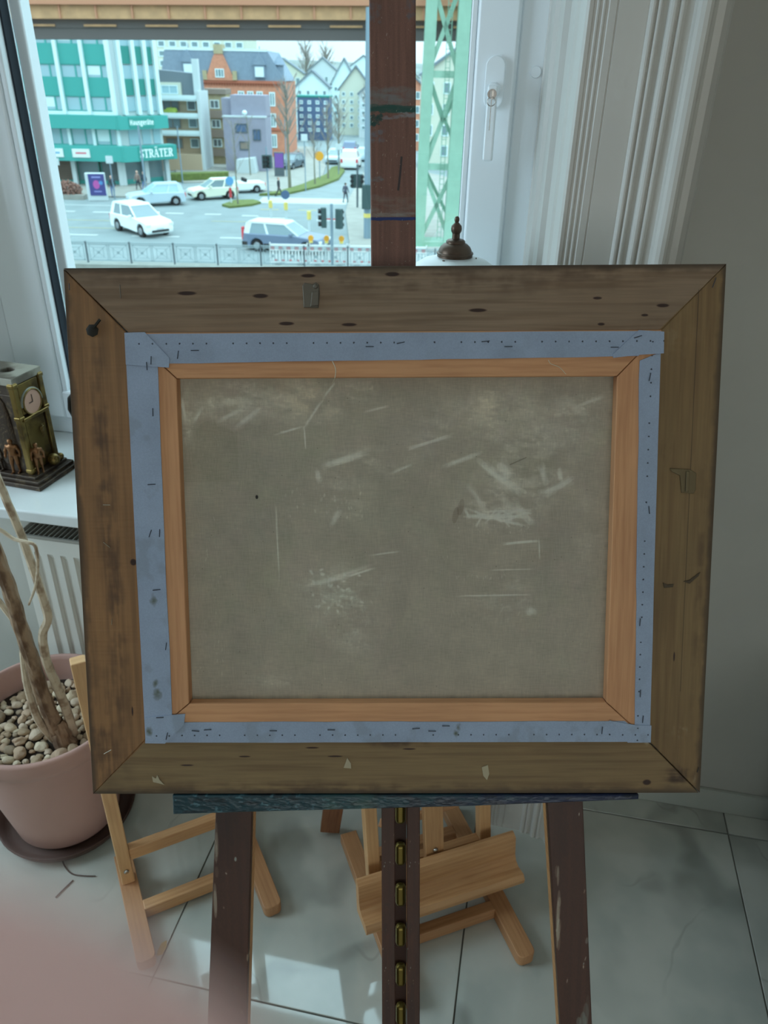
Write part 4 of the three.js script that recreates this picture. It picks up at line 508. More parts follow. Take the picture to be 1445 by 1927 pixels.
// ---------------------------------------------------------------- on the sill: bronze clock, dark statuette, lamp
{
  const brassMap = tex(256, 256, (u, v) => mixc([128, 106, 58], [74, 58, 34], sm(0.4, 0.72, fbm(u * 5, v * 5, 5, 5, 5)))), darkMap = tex(256, 256, (u, v) => mixc([66, 54, 44], [108, 92, 70], sm(0.5, 0.75, fbm(u * 9, v * 9, 4, 9, 9))));
  brassMap.repeat.set(6, 6); darkMap.repeat.set(8, 8);
  const brass = std({ map: brassMap, metalness: 0.8, roughness: 0.38 }), bronze = std({ map: darkMap, metalness: 0.5, roughness: 0.5 }), copper = std({ color: 0x7c5638, metalness: 0.8, roughness: 0.4 }), stoneTop = std({ map: tex(256, 256, (u, v) => mixc([150, 146, 132], [92, 84, 72], sm(0.4, 0.62, fbm(u * 14, v * 14, 5, 14, 14)))), roughness: 0.7, metalness: 0.2 });
  const t = thing('mantel_clock', 'small brass tower clock with bronze figures on a stepped base', 'clock'); t.position.set(-1.143, 0.7525, -1.454); t.rotation.y = -0.09;
  // local: x right (+x face carries the dial), z towards the room
  const bx = 0.09, bz = 0.072;
  mesh('base_step', box(-bx, bx, 0, 0.011, -bz, bz, 0.002), bronze, t); mesh('base_step', box(-bx + 0.007, bx - 0.007, 0.011, 0.019, -bz + 0.007, bz - 0.007, 0.002), bronze, t); mesh('base_step', box(-bx + 0.016, bx - 0.02, 0.019, 0.026, -bz + 0.014, bz - 0.014, 0.0015), bronze, t);
  const hx = 0.05, hz = 0.042, top = 0.246;
  mesh('body', box(-hx, hx, 0.026, top - 0.03, -hz, hz, 0.002), bronze, t);
  mesh('upper_wall', merge([box(-hx, hx, top - 0.03, top - 0.004, hz - 0.006, hz), box(-hx, hx, top - 0.03, top - 0.004, -hz, -hz + 0.006), box(-hx, -hx + 0.006, top - 0.03, top - 0.004, -hz + 0.006, hz - 0.006), box(hx - 0.006, hx, top - 0.03, top - 0.004, -hz + 0.006, hz - 0.006)]), bronze, t);
  mesh('brass_panel', merge([box(hx, hx + 0.003, 0.03, 0.155, -hz + 0.012, hz - 0.012, 0.001), box(hx, hx + 0.0045, 0.168, top - 0.008, -hz + 0.01, hz - 0.01, 0.001)]), brass, t);
  for (const sx of [-1, 1]) for (const sz of [-1, 1]) { const p = mesh('corner_pillar', box(sx * hx - 0.007, sx * hx + 0.007, 0.026, top, sz * hz - 0.007, sz * hz + 0.007, 0.002), brass, t); for (const y of [0.158, top - 0.012, 0.03]) mesh('collar', box(sx * hx - 0.009, sx * hx + 0.009, y, y + 0.01, sz * hz - 0.009, sz * hz + 0.009, 0.003), brass, p); }
  mesh('ledge', box(hx, hx + 0.012, 0.155, 0.163, -hz, hz, 0.002), brass, t);
  const tp = new THREE.Shape(); tp.moveTo(-hx - 0.004, -hz - 0.004); tp.lineTo(hx + 0.004, -hz - 0.004); tp.lineTo(hx + 0.004, hz + 0.004); tp.lineTo(-hx - 0.004, hz + 0.004); tp.closePath(); const ho = new THREE.Path(); ho.absarc(0.006, 0.002, 0.0185, 0, 6.2832, true); tp.holes.push(ho);
  mesh('top_slab', (() => { let g = new THREE.ExtrudeGeometry(tp, { depth: 0.014, bevelEnabled: true, bevelSize: 0.002, bevelThickness: 0.002, bevelSegments: 2 }); g = metreUV(g.index ? g.toNonIndexed() : g); g.rotateX(-Math.PI / 2); g.translate(0, top - 0.004, 0); return g; })(), stoneTop, t);
  mesh('candle_well', lathe([[0, 0.0005], [0.018, 0.0005], [0.0185, 0.004]], 24).translate(0.006, top - 0.029, -0.002), bronze, t);
  // arch and dial on the +x face
  const arch = mesh('dial_arch', (() => { const g = new THREE.TorusGeometry(0.0325, 0.0045, 10, 28, Math.PI).toNonIndexed(); g.rotateY(Math.PI / 2); g.translate(hx + 0.004, 0.186, 0); return g; })(), std({ color: 0x76766a, metalness: 0.6, roughness: 0.5 }), t);
  const dial = mesh('dial', (() => { const g = cyl(0.028, 0.028, 0.006, 32); g.rotateZ(-Math.PI / 2); g.translate(hx + 0.002, 0.19, 0); return g; })(), std({ color: 0xc29a86, roughness: 0.35, metalness: 0.2 }), t);
  mesh('dial_bezel', (() => { const g = new THREE.TorusGeometry(0.0288, 0.0022, 8, 32).toNonIndexed(); g.rotateY(Math.PI / 2); g.translate(hx + 0.008, 0.19, 0); return g; })(), brass, dial);
  mesh('clock_hand', merge([box(hx + 0.0082, hx + 0.009, 0.19, 0.207, -0.0008, 0.0008), box(hx + 0.0082, hx + 0.009, 0.1892, 0.1908, 0, 0.012)]), M.dark, dial);
  const fig = (x, y, z, h, ry, m) => { const f = mesh('figurine', statueGeo, m, t); f.position.set(x, y, z); f.scale.setScalar(h / 1.72); f.rotation.y = ry; f.scale.x *= 1.25; f.scale.z *= 1.3; };
  fig(hx + 0.015, 0.0262, 0.03, 0.074, 0.7, copper); fig(0.014, 0.0262, hz + 0.006, 0.085, 0.2, copper); fig(-0.03, 0.0262, hz + 0.006, 0.07, -0.3, bronze); fig(hx + 0.008, 0.1, -0.012, 0.03, 1.4, brass);
  mesh('globe', new THREE.SphereGeometry(0.0145, 20, 14).translate(hx + 0.016, 0.0385, -0.018), brass, t); mesh('globe', new THREE.SphereGeometry(0.0085, 16, 12).translate(hx + 0.014, 0.0345, -0.044), brass, t);
  mesh('relief_rock', (() => { const g = new THREE.IcosahedronGeometry(1, 3), p = g.attributes.position; for (let i = 0; i < p.count; i++) { const q = 1 + 0.5 * (fbm(p.getX(i) * 2 + 9, p.getY(i) * 2 + p.getZ(i) * 2 + 5, 3) - 0.45); p.setXYZ(i, p.getX(i) * q * 0.032, p.getY(i) * q * 0.09, p.getZ(i) * q * 0.008); } g.computeVertexNormals(); g.translate(-0.006, 0.13, hz + 0.001); return g; })(), bronze, t);
}
{
  const t = thing('statuette', 'dark bronze statuette between the brass clock and the picture frame', 'statuette'); t.position.set(-1.003, 0.7525, -1.525);
  const dk = std({ color: 0x24221f, metalness: 0.5, roughness: 0.35 });
  mesh('plinth', lathe([[0, 0], [0.036, 0], [0.037, 0.012], [0.03, 0.018], [0, 0.018]], 28), dk, t);
  mesh('figure', lathe([[0, 0.0185], [0.03, 0.0185], [0.041, 0.045], [0.038, 0.075], [0.022, 0.098], [0.021, 0.11], [0.034, 0.128], [0.042, 0.155], [0.038, 0.18], [0.02, 0.198], [0, 0.203]], 28), dk, t);
}
{
  const t = thing('table_lamp', 'table lamp on the sill with white opal glass shade and dark brass cap', 'lamp'); t.position.set(-0.157, 0.7525, -1.49);
  const br = std({ color: 0x5a4a3e, metalness: 0.75, roughness: 0.4 });
  mesh('base', lathe([[0, 0], [0.075, 0], [0.078, 0.008], [0.06, 0.02], [0.02, 0.03], [0.011, 0.045], [0, 0.045]], 36), br, t);
  mesh('stem', lathe([[0, 0.044], [0.009, 0.045], [0.009, 0.2], [0.014, 0.21], [0.009, 0.22], [0.009, 0.4], [0, 0.4]], 20), br, t);
  mesh('shade', lathe([[0.031, 0.552], [0.06, 0.544], [0.09, 0.525], [0.112, 0.495], [0.122, 0.46], [0.122, 0.42], [0.12, 0.42], [0.12, 0.46], [0.11, 0.494], [0.089, 0.523], [0.06, 0.542], [0.031, 0.55]], 48), phys({ color: 0xe6ebea, roughness: 0.35, transmission: 0.25, thickness: 0 }), t);
  const cap = mesh('shade_cap', merge([lathe([[0.0295, 0.541], [0.033, 0.541], [0.033, 0.541], [0.033, 0.557], [0.033, 0.557], [0.0315, 0.5585]], 40), lathe([[0.0335, 0.5555], [0.0345, 0.5575], [0.0335, 0.5595], [0.031, 0.5595]], 40), lathe([[0.0312, 0.5595], [0.0305, 0.5635], [0.0275, 0.569], [0.0225, 0.5735], [0.0175, 0.576]], 40), lathe([[0.018, 0.576], [0.0178, 0.579], [0.0155, 0.5815], [0.0105, 0.583], [0.0075, 0.5835]], 32), lathe([[0.0072, 0.583], [0.0072, 0.5925]], 24), lathe([[0.0072, 0.5925], [0.0095, 0.5965], [0.0102, 0.601], [0.0092, 0.606], [0.0055, 0.61], [0.0035, 0.612]], 24), lathe([[0.0034, 0.612], [0.0046, 0.615], [0.0046, 0.619], [0.003, 0.622], [0, 0.623]], 20)]), br, t);
  for (const a of [0.05, 2.2, 4.3]) { const s = mesh('thumb_screw', merge([rod(V(0.032, 0.548, 0), V(0.04, 0.548, 0), 0.0015), rod(V(0.039, 0.548, 0), V(0.0412, 0.548, 0), 0.0032, 10)]), br, cap); s.rotation.y = a; }
  mesh('lamp_holder', lathe([[0, 0.4], [0.018, 0.4], [0.018, 0.46], [0, 0.46]], 18), br, t); mesh('shade_carrier', merge([0, 1, 2].map((k) => rod(V(0.006, 0.44, 0), V(0.119, 0.424, 0), 0.0018).rotateY(k * 2.094))), br, t);
}

// ---------------------------------------------------------------- the photographer's hand, one finger just before the lens
{
  const right = V(0.98044, 0.01843, -0.19593), up = V(-0.11268, 0.86881, -0.48216), fwd = V(-0.16135, -0.4948, -0.85389);
  const X = right.clone().multiplyScalar(0.832).addScaledVector(up, -0.555).normalize(), Z = fwd.clone().negate(), Y = Z.clone().cross(X);
  const o = V(0, 1.6, 0).addScaledVector(right, -0.0128).addScaledVector(up, -0.0186).addScaledVector(fwd, 0.019);
  // x along the index finger, y across the hand, z back towards the photographer
  const F = [[0.022, 0, 0.0, 0.002, 0, 0.0015, 0.0072, 0.0082, 0], [0.002, 0, 0.0015, -0.026, -0.001, 0.004, 0.0082, 0.0088, 0], [-0.026, -0.001, 0.004, -0.07, -0.004, 0.004, 0.009, 0.0105, 0], [-0.07, -0.004, 0.004, -0.13, -0.014, 0.008, 0.0125, 0.017, 0]];
  const chain = (y, l, bend) => { const k = [-0.072, -0.008 + y, 0.006], a = [k[0] + l * 0.5, k[1] - 0.004, k[2] + 0.004 - bend], b = [a[0] + l * 0.24, a[1] - 0.004, a[2] - bend], c = [b[0] + l * 0.14, b[1] - 0.003, b[2] - bend * 0.6]; F.push([...k, ...a, 0.0105, 0.009, 0], [...a, ...b, 0.0088, 0.008, 0], [...b, ...c, 0.008, 0.0068, 0], [-0.13, -0.02 + y * 0.6, 0.01, ...k, 0.016, 0.0125, 0]); };
  chain(-0.0225, 0.084, 0.002); chain(-0.044, 0.076, 0.003); chain(-0.064, 0.06, 0.004);
  F.push([-0.13, -0.012, 0.012, -0.1, 0.02, 0.026, 0.018, 0.013, 0], [-0.1, 0.02, 0.026, -0.072, 0.034, 0.03, 0.0125, 0.0105, 0], [-0.072, 0.034, 0.03, -0.046, 0.038, 0.028, 0.0105, 0.0078, 0], [-0.13, -0.03, 0.012, -0.165, -0.04, 0.016, 0.024, 0.024, 0], [-0.165, -0.04, 0.016, -0.27, -0.075, 0.07, 0.025, 0.036, 0]);
  const t = thing('hand', 'blurred pink fingertip of a hand reaching in front of the lens', 'hand'); t.applyMatrix4(new THREE.Matrix4().makeBasis(X, Y, Z).setPosition(o));
  const h = mesh('hand_skin', body(F, 104, 0.007), phys({ color: new THREE.Color().setRGB(0.97, 0.77, 0.74), roughness: 0.85, transmission: 0.7, thickness: 0 }), t);
  mesh('fingernail', (() => { const g = new THREE.SphereGeometry(1, 16, 10).toNonIndexed(); g.scale(0.0065, 0.0052, 0.0016); g.translate(0.02, 0, -0.0068); return g; })(), phys({ color: 0xe2b8aa, roughness: 0.25 }), h);
}

// ---------------------------------------------------------------- black armchair, mostly unseen, added to shade wall and floor at right, and bits on the floor
{
  const t = thing('armchair', 'black leather armchair added mostly out of view right of the easel', 'armchair'); t.position.set(1.02, 0, -0.95);
  const lea = std({ color: 0x14130f, roughness: 0.5 });
  mesh('base', box(-0.35, 0.35, 0.04, 0.26, -0.3, 0.3, 0.04), lea, t); mesh('seat_cushion', box(-0.235, 0.235, 0.262, 0.42, -0.2, 0.31, 0.05), lea, t); mesh('backrest', box(-0.235, 0.235, 0.262, 0.84, -0.31, -0.205, 0.05), lea, t);
  for (const q of [-1, 1]) mesh('armrest', box(q * 0.24, q * 0.355, 0.262, 0.6, -0.31, 0.31, 0.045), lea, t);
  for (const x of [-0.3, 0.3]) for (const z of [-0.25, 0.25]) mesh('leg', cyl(0.02, 0.026, 0.045, 14).translate(x, 0, z), M.dark, t);
}
{
  const brown = std({ color: 0x3b3128, roughness: 0.9 });
  for (const [l, pts] of [['thin dark curved twig on the tiles before the plant saucer', [[-0.938, 1.0], [-0.912, 0.975], [-0.886, 0.962], [-0.858, 0.963], [-0.832, 0.968]]], ['short dark twig on the tiles crossing under the curved one', [[-0.891, 0.902], [-0.884, 0.925], [-0.876, 0.948]]]]) tag(mesh('fallen_twig', tube(pts.map(([x, n]) => V(x, 0.0022, -n)), 0.0016, 24, 6), brown, scene), l, 'twig', 'fallen twigs on the tiles');
  const lf = mesh('dry_leaf', prism([[-0.004, -0.017], [0.006, -0.012], [0.008, 0.004], [0.002, 0.018], [-0.006, 0.01], [-0.007, -0.006]], 0.0005, 0.0025, 0.0006).rotateX(-Math.PI / 2), std({ color: 0xb59a58, roughness: 0.9 }), scene); lf.position.set(-0.612, 0, -0.845); tag(lf, 'small yellow dry leaf scrap lying on the tiles by the left easel foot', 'leaf');
}

// ---------------------------------------------------------------- outside: the street three floors down
// street axes: s to the right, d away from the house, heights above the street; turned 10.7 degrees from the window wall
const STREET = -7.7, TURN = 0.18675, CA = Math.cos(TURN), SA = Math.sin(TURN);
const SP = (s, y, d) => V(s * CA - d * SA, STREET + y, -(s * SA + d * CA));
function site(o, s, d, y = 0, turn = 0) { o.position.copy(SP(s, y, d)); o.rotation.y = TURN + turn; return o; }
// paint of a thing out of doors from how it looks in open overcast light, far haze painted into the colour
const lin = (c) => { c /= 255; return c <= 0.04045 ? c / 12.92 : ((c + 0.055) / 1.055) ** 2.4; };
const pc = (r, g, b, k = 1.2) => new THREE.Color().setRGB(Math.min(0.86, lin(r) / k), Math.min(0.86, lin(g) / k), Math.min(0.86, lin(b) / k));
const mottled = (r, g, b, k, sc = 1, am = 0.16) => { const c = pc(r, g, b, k), q = [c.r, c.g, c.b].map((v) => 255 * (v <= 0.0031308 ? v * 12.92 : 1.055 * v ** (1 / 2.4) - 0.055)); return tex(256, 256, (u, v) => mul(q, 1 - am / 2 + am * fbm(u * 12, v * 12, 5, 12, 12)), { repeat: [sc, sc] }); };
const O = {
  asphalt: std({ map: mottled(186, 204, 206, 2.5, 0.08), roughness: 0.8 }), paving: std({ map: mottled(214, 214, 204, 2.4, 0.15), roughness: 0.85 }), kerb: std({ color: pc(205, 208, 200, 2.4) }), paint: std({ color: pc(228, 238, 236, 1.9) }), paintY: std({ color: pc(225, 222, 170, 2.2) }),
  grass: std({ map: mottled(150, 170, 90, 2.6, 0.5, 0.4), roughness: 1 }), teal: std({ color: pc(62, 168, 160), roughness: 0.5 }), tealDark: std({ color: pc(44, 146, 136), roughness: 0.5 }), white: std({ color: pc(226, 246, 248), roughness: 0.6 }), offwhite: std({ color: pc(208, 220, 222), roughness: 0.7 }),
  glassPale: phys({ color: pc(170, 205, 215), roughness: 0.12, metalness: 0.1 }), glassDark: phys({ color: pc(104, 118, 122), roughness: 0.1 }), glassMid: phys({ color: pc(128, 150, 156), roughness: 0.12 }), slate: std({ map: mottled(138, 156, 174, 1.3, 0.4, 0.12), roughness: 0.7 }), brick: std({ map: mottled(224, 152, 122, 1.35, 0.5, 0.18), roughness: 0.85 }), brickDark: std({ color: pc(186, 108, 82) }), beige: std({ map: mottled(182, 170, 136, 1.2, 0.4), roughness: 0.9 }), brown: std({ color: pc(146, 132, 120) }), mauve: std({ map: mottled(158, 156, 172, 1.2, 0.2, 0.08), roughness: 0.85 }), navy: std({ color: pc(84, 108, 142) }), greyRoof: std({ color: pc(126, 140, 150, 1.4) }), cream: std({ color: pc(214, 218, 200) }),
  tyre: std({ color: 0x17181a, roughness: 0.9 }), rim: std({ color: 0x9aa0a4, metalness: 0.7, roughness: 0.4 }), pole: std({ color: pc(140, 162, 176), roughness: 0.5, metalness: 0.3 }), poleDark: std({ color: pc(88, 100, 106), roughness: 0.6 }), signalGreen: std({ color: pc(58, 84, 84), roughness: 0.6 }), red: std({ color: pc(214, 66, 74) }), orange: std({ color: pc(240, 170, 50) }), yellow: std({ color: pc(238, 216, 120) }), black: std({ color: 0x1a1c1f }),
  mint: std({ map: mottled(180, 226, 200, 1.75, 0.3, 0.1), roughness: 0.55 }), mintDark: std({ color: pc(136, 186, 160, 1.6) }), rust: std({ map: mottled(214, 166, 122, 1.35, 0.2, 0.22), roughness: 0.8 }), rustTop: std({ color: pc(202, 140, 108) }), undersideShade: std({ color: pc(92, 86, 84, 0.9), roughness: 0.9 }), bark: std({ color: pc(142, 140, 122, 1.4), roughness: 1 }), twig: std({ color: pc(160, 154, 146, 1.3), roughness: 1 }),  // girder undersides dark for shade; bark and twig paled for haze
};
// ground
{
  const place = (g) => { g.rotateY(TURN); g.translate(0, STREET, 0); return g; }, slab = (s0, s1, d0, d1, y0, y1) => place(box(s0, s1, y0, y1, -d1, -d0));
  const far = structure('road', slab(-150, 130, 43.0, 420, -0.4, 0), O.asphalt);
  structure('river_water', slab(-150, 130, 4, 42.2, -4.4, -4), phys({ color: 0x3d4a40, roughness: 0.15 }));
  structure('trim_2', slab(-150, 130, 42.2, 43.0, -4.2, 0.14), std({ map: mottled(190, 196, 188, 2.0, 0.3), roughness: 0.9 }));
  structure('ground_house_side', slab(-150, 130, -60, 4, -0.4, 0), O.paving);
  const poly = (pts, y0, y1) => { const g = prism(pts.map(([s, d]) => [s, d]), y0, y1); g.rotateX(-Math.PI / 2); return place(g); };
  structure('pavement', poly([[-60, 66.3], [-21.5, 67.6], [-19.4, 70.5], [-20.6, 74], [-26, 88], [-60, 88]], 0, 0.12), O.paving);
  structure('pavement', poly([[-19.5, 77.6], [-15.5, 79.2], [-11.2, 73], [-9.6, 72.6], [-8.4, 76], [-6.8, 82], [-7.4, 95], [-11, 120], [-24, 120], [-24, 92]], 0, 0.1), O.paving);
  structure('pavement', poly([[-3.4, 62], [-2.4, 48.6], [14, 46.6], [20, 60], [4, 90], [-2.4, 120], [-2.9, 90], [-3.5, 70]], 0, 0.1), O.paving);
  structure('lawn', poly([[-13.2, 64.2], [-12.4, 63.2], [-10.9, 64.6], [-10.4, 66], [-11.2, 67.2], [-12.6, 66.8]], 0, 0.16), O.grass);
  structure('lawn', poly([[-11.2, 70.3], [-9, 71.2], [-6.6, 76.6], [-5.2, 82.6], [-5, 90], [-5.9, 95], [-6.6, 93], [-6.7, 86], [-8.3, 77.5], [-9.6, 73.2]], 0, 0.18), O.grass);
  structure('lawn', poly([[-21, 77.9], [-15.8, 80.8], [-15.9, 81.8], [-21.5, 79.6]], 0, 0.7), O.grass);
  const mark = (s0, s1, d0, d1, m = O.paint) => mesh('road_marking', slab(s0, s1, d0, d1, 0.001, 0.012), m, far);
  for (const [a, b, d] of [[-13.7, -12.5, 60.1], [-10.9, -9.7, 59.8], [-16.6, -15.3, 60.2], [-21.9, -20.7, 60], [-24.8, -23.3, 60.1], [-9, -7.5, 59], [-5.3, -3.8, 58.5]]) mark(a, b, d - 0.12, d + 0.3);
  for (const [a, b] of [[-21.5, -18.6], [-16.4, -13.4], [-10.8, -8.9]]) mark(a, b, 51, 51.35);
  for (const [a, b, d] of [[-24, -19, 56.5], [-12.6, -7.8, 57.2], [-22, -17, 53.6]]) mark(a, b, d, d + 0.14, O.paintY);
  for (const [a, b] of [[-10, -8.6], [-7.1, -5.7]]) mark(a, b, 62.9, 63.2, O.paintY);
  mark(-10.8, -3.6, 66.4, 69.6); mark(-25, -10, 72.6, 72.9); mark(-26, -20.5, 63.2, 63.4);
}
// hill behind the town
{
  const N = 40, pos = [], idx = []; const h = (s, d) => 2 + 13 * sm(150, 420, d) * (0.75 + 0.5 * fbm(s * 0.012 + 7, d * 0.01, 3)) + 2.0 * fbm(s * 0.05, d * 0.05, 3);
  for (let j = 0; j <= N; j++) for (let i = 0; i <= N; i++) { const s = -190 + i * 9, d = 165 + j * 9, p = SP(s, h(s, d) - 2.6, d); pos.push(p.x, p.y, p.z); }
  for (let j = 0; j < N; j++) for (let i = 0; i < N; i++) { const a = j * (N + 1) + i, b = a + N + 1; idx.push(a, a + 1, b, b, a + 1, b + 1); }
  let g = new THREE.BufferGeometry(); g.setAttribute('position', new THREE.Float32BufferAttribute(pos, 3)); g.setIndex(idx); g = g.toNonIndexed(); g.computeVertexNormals(); metreUV(g);
  structure('hill', g, std({ map: mottled(150, 162, 158, 1.7, 0.02, 0.4), roughness: 1 }));
}
// a plain facade: local x right from the left corner, y up, z towards the viewer
function windowAt(t, x0, x1, y0, y1, z, pane, frame = O.white, bars = 1, fw = 0.09) {
  const f = mesh('window', merge([box(x0, x1, y0, y0 + fw, z, z + 0.08), box(x0, x1, y1 - fw, y1, z, z + 0.08), box(x0, x0 + fw, y0 + fw, y1 - fw, z, z + 0.08), box(x1 - fw, x1, y0 + fw, y1 - fw, z, z + 0.08), ...[...Array(bars).keys()].map((k) => { const x = x0 + ((k + 1) * (x1 - x0)) / (bars + 1); return box(x - fw * 0.4, x + fw * 0.4, y0 + fw, y1 - fw, z, z + 0.075); })]), frame, t);
  mesh('pane', box(x0 + 0.02, x1 - 0.02, y0 + 0.02, y1 - 0.02, z + 0.005, z + 0.03), pane, f); return f;
}
function gable(w, h0, h1, d0, d1, over = 0.3) { return prism([[-over, h0 - over * 0.6], [w / 2, h1], [w + over, h0 - over * 0.6], [w + over, h0 - over * 0.6 - 0.25], [w / 2, h1 - 0.3], [-over, h0 - over * 0.6 - 0.25]], d0, d1); }

{ // teal and white office block with shops
  const t = site(thing('office_building', 'teal and white office block with shop signs on the street corner', 'building'), -23.75, 74), D = 14, LX = -26, A = 0.85;
  const right = new THREE.Group(); right.name = 'corner_wing'; t.add(right); right.rotation.y = A;   // the short side beyond the corner
  const put = (g, p) => { const m = mesh(p.n, g, p.m, t); return m; };
  mesh('wall', box(LX, 0, 3.3, 16, -D, -0.35), O.offwhite, t); mesh('wall', box(LX, 0, 0, 3.3, -D, -3.5), O.brown, t);
  const rows = [[4.67 - 1.32, 4.67], [6.0, 7.13], [8.47, 9.48], [10.89, 12.0], [13.4, 14.4]], sp = [[7.13, 8.47], [9.48, 10.89], [12, 13.4], [14.4, 16]];
  const pitch = 2.14, fins = []; for (let k = 0; k < 12; k++) fins.push(-k * pitch);
  for (const [a, b] of sp) for (let k = 0; k < 11; k++) mesh('spandrel_panel', box(-(k + 1) * pitch + 0.14, -k * pitch - 0.14, a, b, -0.36, -0.2), O.teal, t);
  for (const [a, b] of rows) for (let k = 0; k < 11; k++) { const x0 = -(k + 1) * pitch + 0.14, x1 = -k * pitch - 0.14, xm = x0 + (x1 - x0) * 0.66; const f = mesh('window', merge([box(x0, x1, a, a + 0.07, -0.35, -0.24), box(x0, x1, b - 0.07, b, -0.35, -0.24), box(xm - 0.06, xm + 0.06, a, b, -0.35, -0.23), box(x0, x0 + 0.07, a, b, -0.35, -0.24), box(x1 - 0.07, x1, a, b, -0.35, -0.24)]), O.teal, t); mesh('pane', box(x0 + 0.02, x1 - 0.02, a + 0.03, b - 0.03, -0.34, -0.3), (k * 3 + Math.round(a)) % 5 === 0 ? O.glassMid : O.glassPale, f); if ((k + Math.round(b)) % 4 === 1) mesh('blind', box(x0 + 0.1, xm - 0.08, b - 0.75 * (b - a), b - 0.08, -0.3, -0.285), O.white, f); }
  for (const x of fins) mesh('fin', box(x - 0.14, x + 0.14, 5.74, 16, -0.3, 0.12), O.white, t); for (const x of fins) mesh('fin', box(x - 0.13, x + 0.13, 3.35, 4.67, -0.3, -0.05), O.white, t);
  mesh('fascia', box(LX, 0.35, 4.67, 5.72, -0.4, 0.5), O.teal, t); mesh('fascia', box(LX, 0.5, 2.15, 3.36, -0.4, 0.8), O.teal, t); mesh('sill_band', box(LX, 0.05, 5.72, 5.98, -0.35, -0.1), O.white, t);
  // wing beyond the corner
  const W = 4.7, wf = [1.05, 2.4, 3.55, 4.55]; const wm = (n, g, m) => mesh(n, g, m, right);
  wm('wing_wall', box(0, W, 3.3, 16, -6, -0.3), O.offwhite);
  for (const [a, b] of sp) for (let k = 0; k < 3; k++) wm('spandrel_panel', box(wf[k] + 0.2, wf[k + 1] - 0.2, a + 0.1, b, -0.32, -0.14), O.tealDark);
  for (const [a, b] of rows) for (let k = 0; k < 3; k++) wm('wing_pane', box(wf[k] + 0.15, wf[k + 1] - 0.15, a, b, -0.32, -0.22), O.glassPale);
  for (const x of wf) wm('fin', box(x - 0.16, x + 0.16, 5.74, 16, -0.3, 0.16), O.white);
  wm('fascia', box(-0.3, W + 0.2, 4.62, 5.66, -0.4, 0.5), O.teal); wm('fascia', box(-0.4, W + 0.6, 2.1, 3.3, -0.4, 0.8), O.teal);
  const sign = (txt, w, h, font) => std({ roughness: 0.6, map: canvasTex(512, 128, (c, Wd, Hd) => { c.fillStyle = '#2a8d83'; c.fillRect(0, 0, Wd, Hd); c.fillStyle = '#e9f3f1'; c.font = font; c.textAlign = 'center'; c.textBaseline = 'middle'; c.fillText(txt, Wd / 2, Hd / 2, Wd * 0.96); }) });
  const faceUV = (g, x0, x1, y0, y1) => planeUV(g, x0, x1, y0, y1);
  { const g = faceUV(box(0.9, 3.4, 4.78, 5.56, 0.5, 0.56), 0.9, 3.4, 4.78, 5.56); wm('sign_board', g, sign('Hausgeräte', 2.5, 0.8, 'bold 92px sans-serif')); }
  { const g = faceUV(box(1.3, 4.9, 2.16, 3.24, 0.8, 0.86), 1.3, 4.9, 2.16, 3.24); wm('sign_board', g, sign('STRÄTER', 3.6, 1.1, 'bold 112px serif')); }
  for (const [x, cols] of [[-8.6, '#c05a60'], [-6.2, '#5f9fc0'], [-3.9, '#c86a74']]) { const g = faceUV(box(x, x + 1.5, 2.45, 3.12, 0.8, 0.9), x, x + 1.5, 2.45, 3.12); mesh('shop_sign', g, std({ map: canvasTex(128, 64, (c) => { c.fillStyle = '#d5dedd'; c.fillRect(0, 0, 128, 64); c.fillStyle = cols; c.fillRect(24, 24, 80, 14); }) }), t); }
  // shop windows
  const dim = [O.glassDark, O.glassMid, std({ color: pc(112, 96, 84) }), std({ color: pc(96, 84, 80) })];
  for (let k = 0; k < 10; k++) { const x1 = -0.3 - k * 2.1, x0 = x1 - 1.95; const f = mesh('shop_window', merge([box(x0, x0 + 0.08, 0.3, 2.15, -1.1, -0.98), box(x1 - 0.08, x1, 0.3, 2.15, -1.1, -0.98), box(x0, x1, 0.3, 0.42, -1.1, -0.98)]), O.tealDark, t); mesh('pane', box(x0, x1, 0.35, 2.12, -1.08, -1.03), dim[k % 4], f); mesh('plinth', box(x0, x1, 0, 0.35, -1.15, -0.95), O.teal, f); }
  for (const x of [-0.3, -4.4, -8.7]) mesh('column', box(x - 0.18, x + 0.18, 0, 2.15, -0.5, -0.1), O.offwhite, t);
  wm('shop_window', box(0.2, W, 0.5, 2.1, -1.0, -0.9), O.glassMid); wm('shop_window', box(0.2, W, 0, 0.5, -1.02, -0.88), O.teal); for (const x of [0.2, 2.6, 4.8]) wm('column', box(x - 0.2, x + 0.2, 0, 2.1, -0.6, -0.2), O.offwhite);
}
{ // pale tower block
  const t = site(thing('tower_block', 'pale high-rise block far behind the teal offices', 'building'), -46, 165), w = 19; mesh('wall', box(0, w, 0, 24, -12, 0), O.cream, t);
  for (let j = 0; j < 9; j++) for (let k = 0; k < 9; k++) windowAt(t, 0.6 + k * 2.05, 1.9 + k * 2.05, 5 + j * 1.55, 6 + j * 1.55, 0.0, O.glassMid, O.white, 0, 0.14);
}
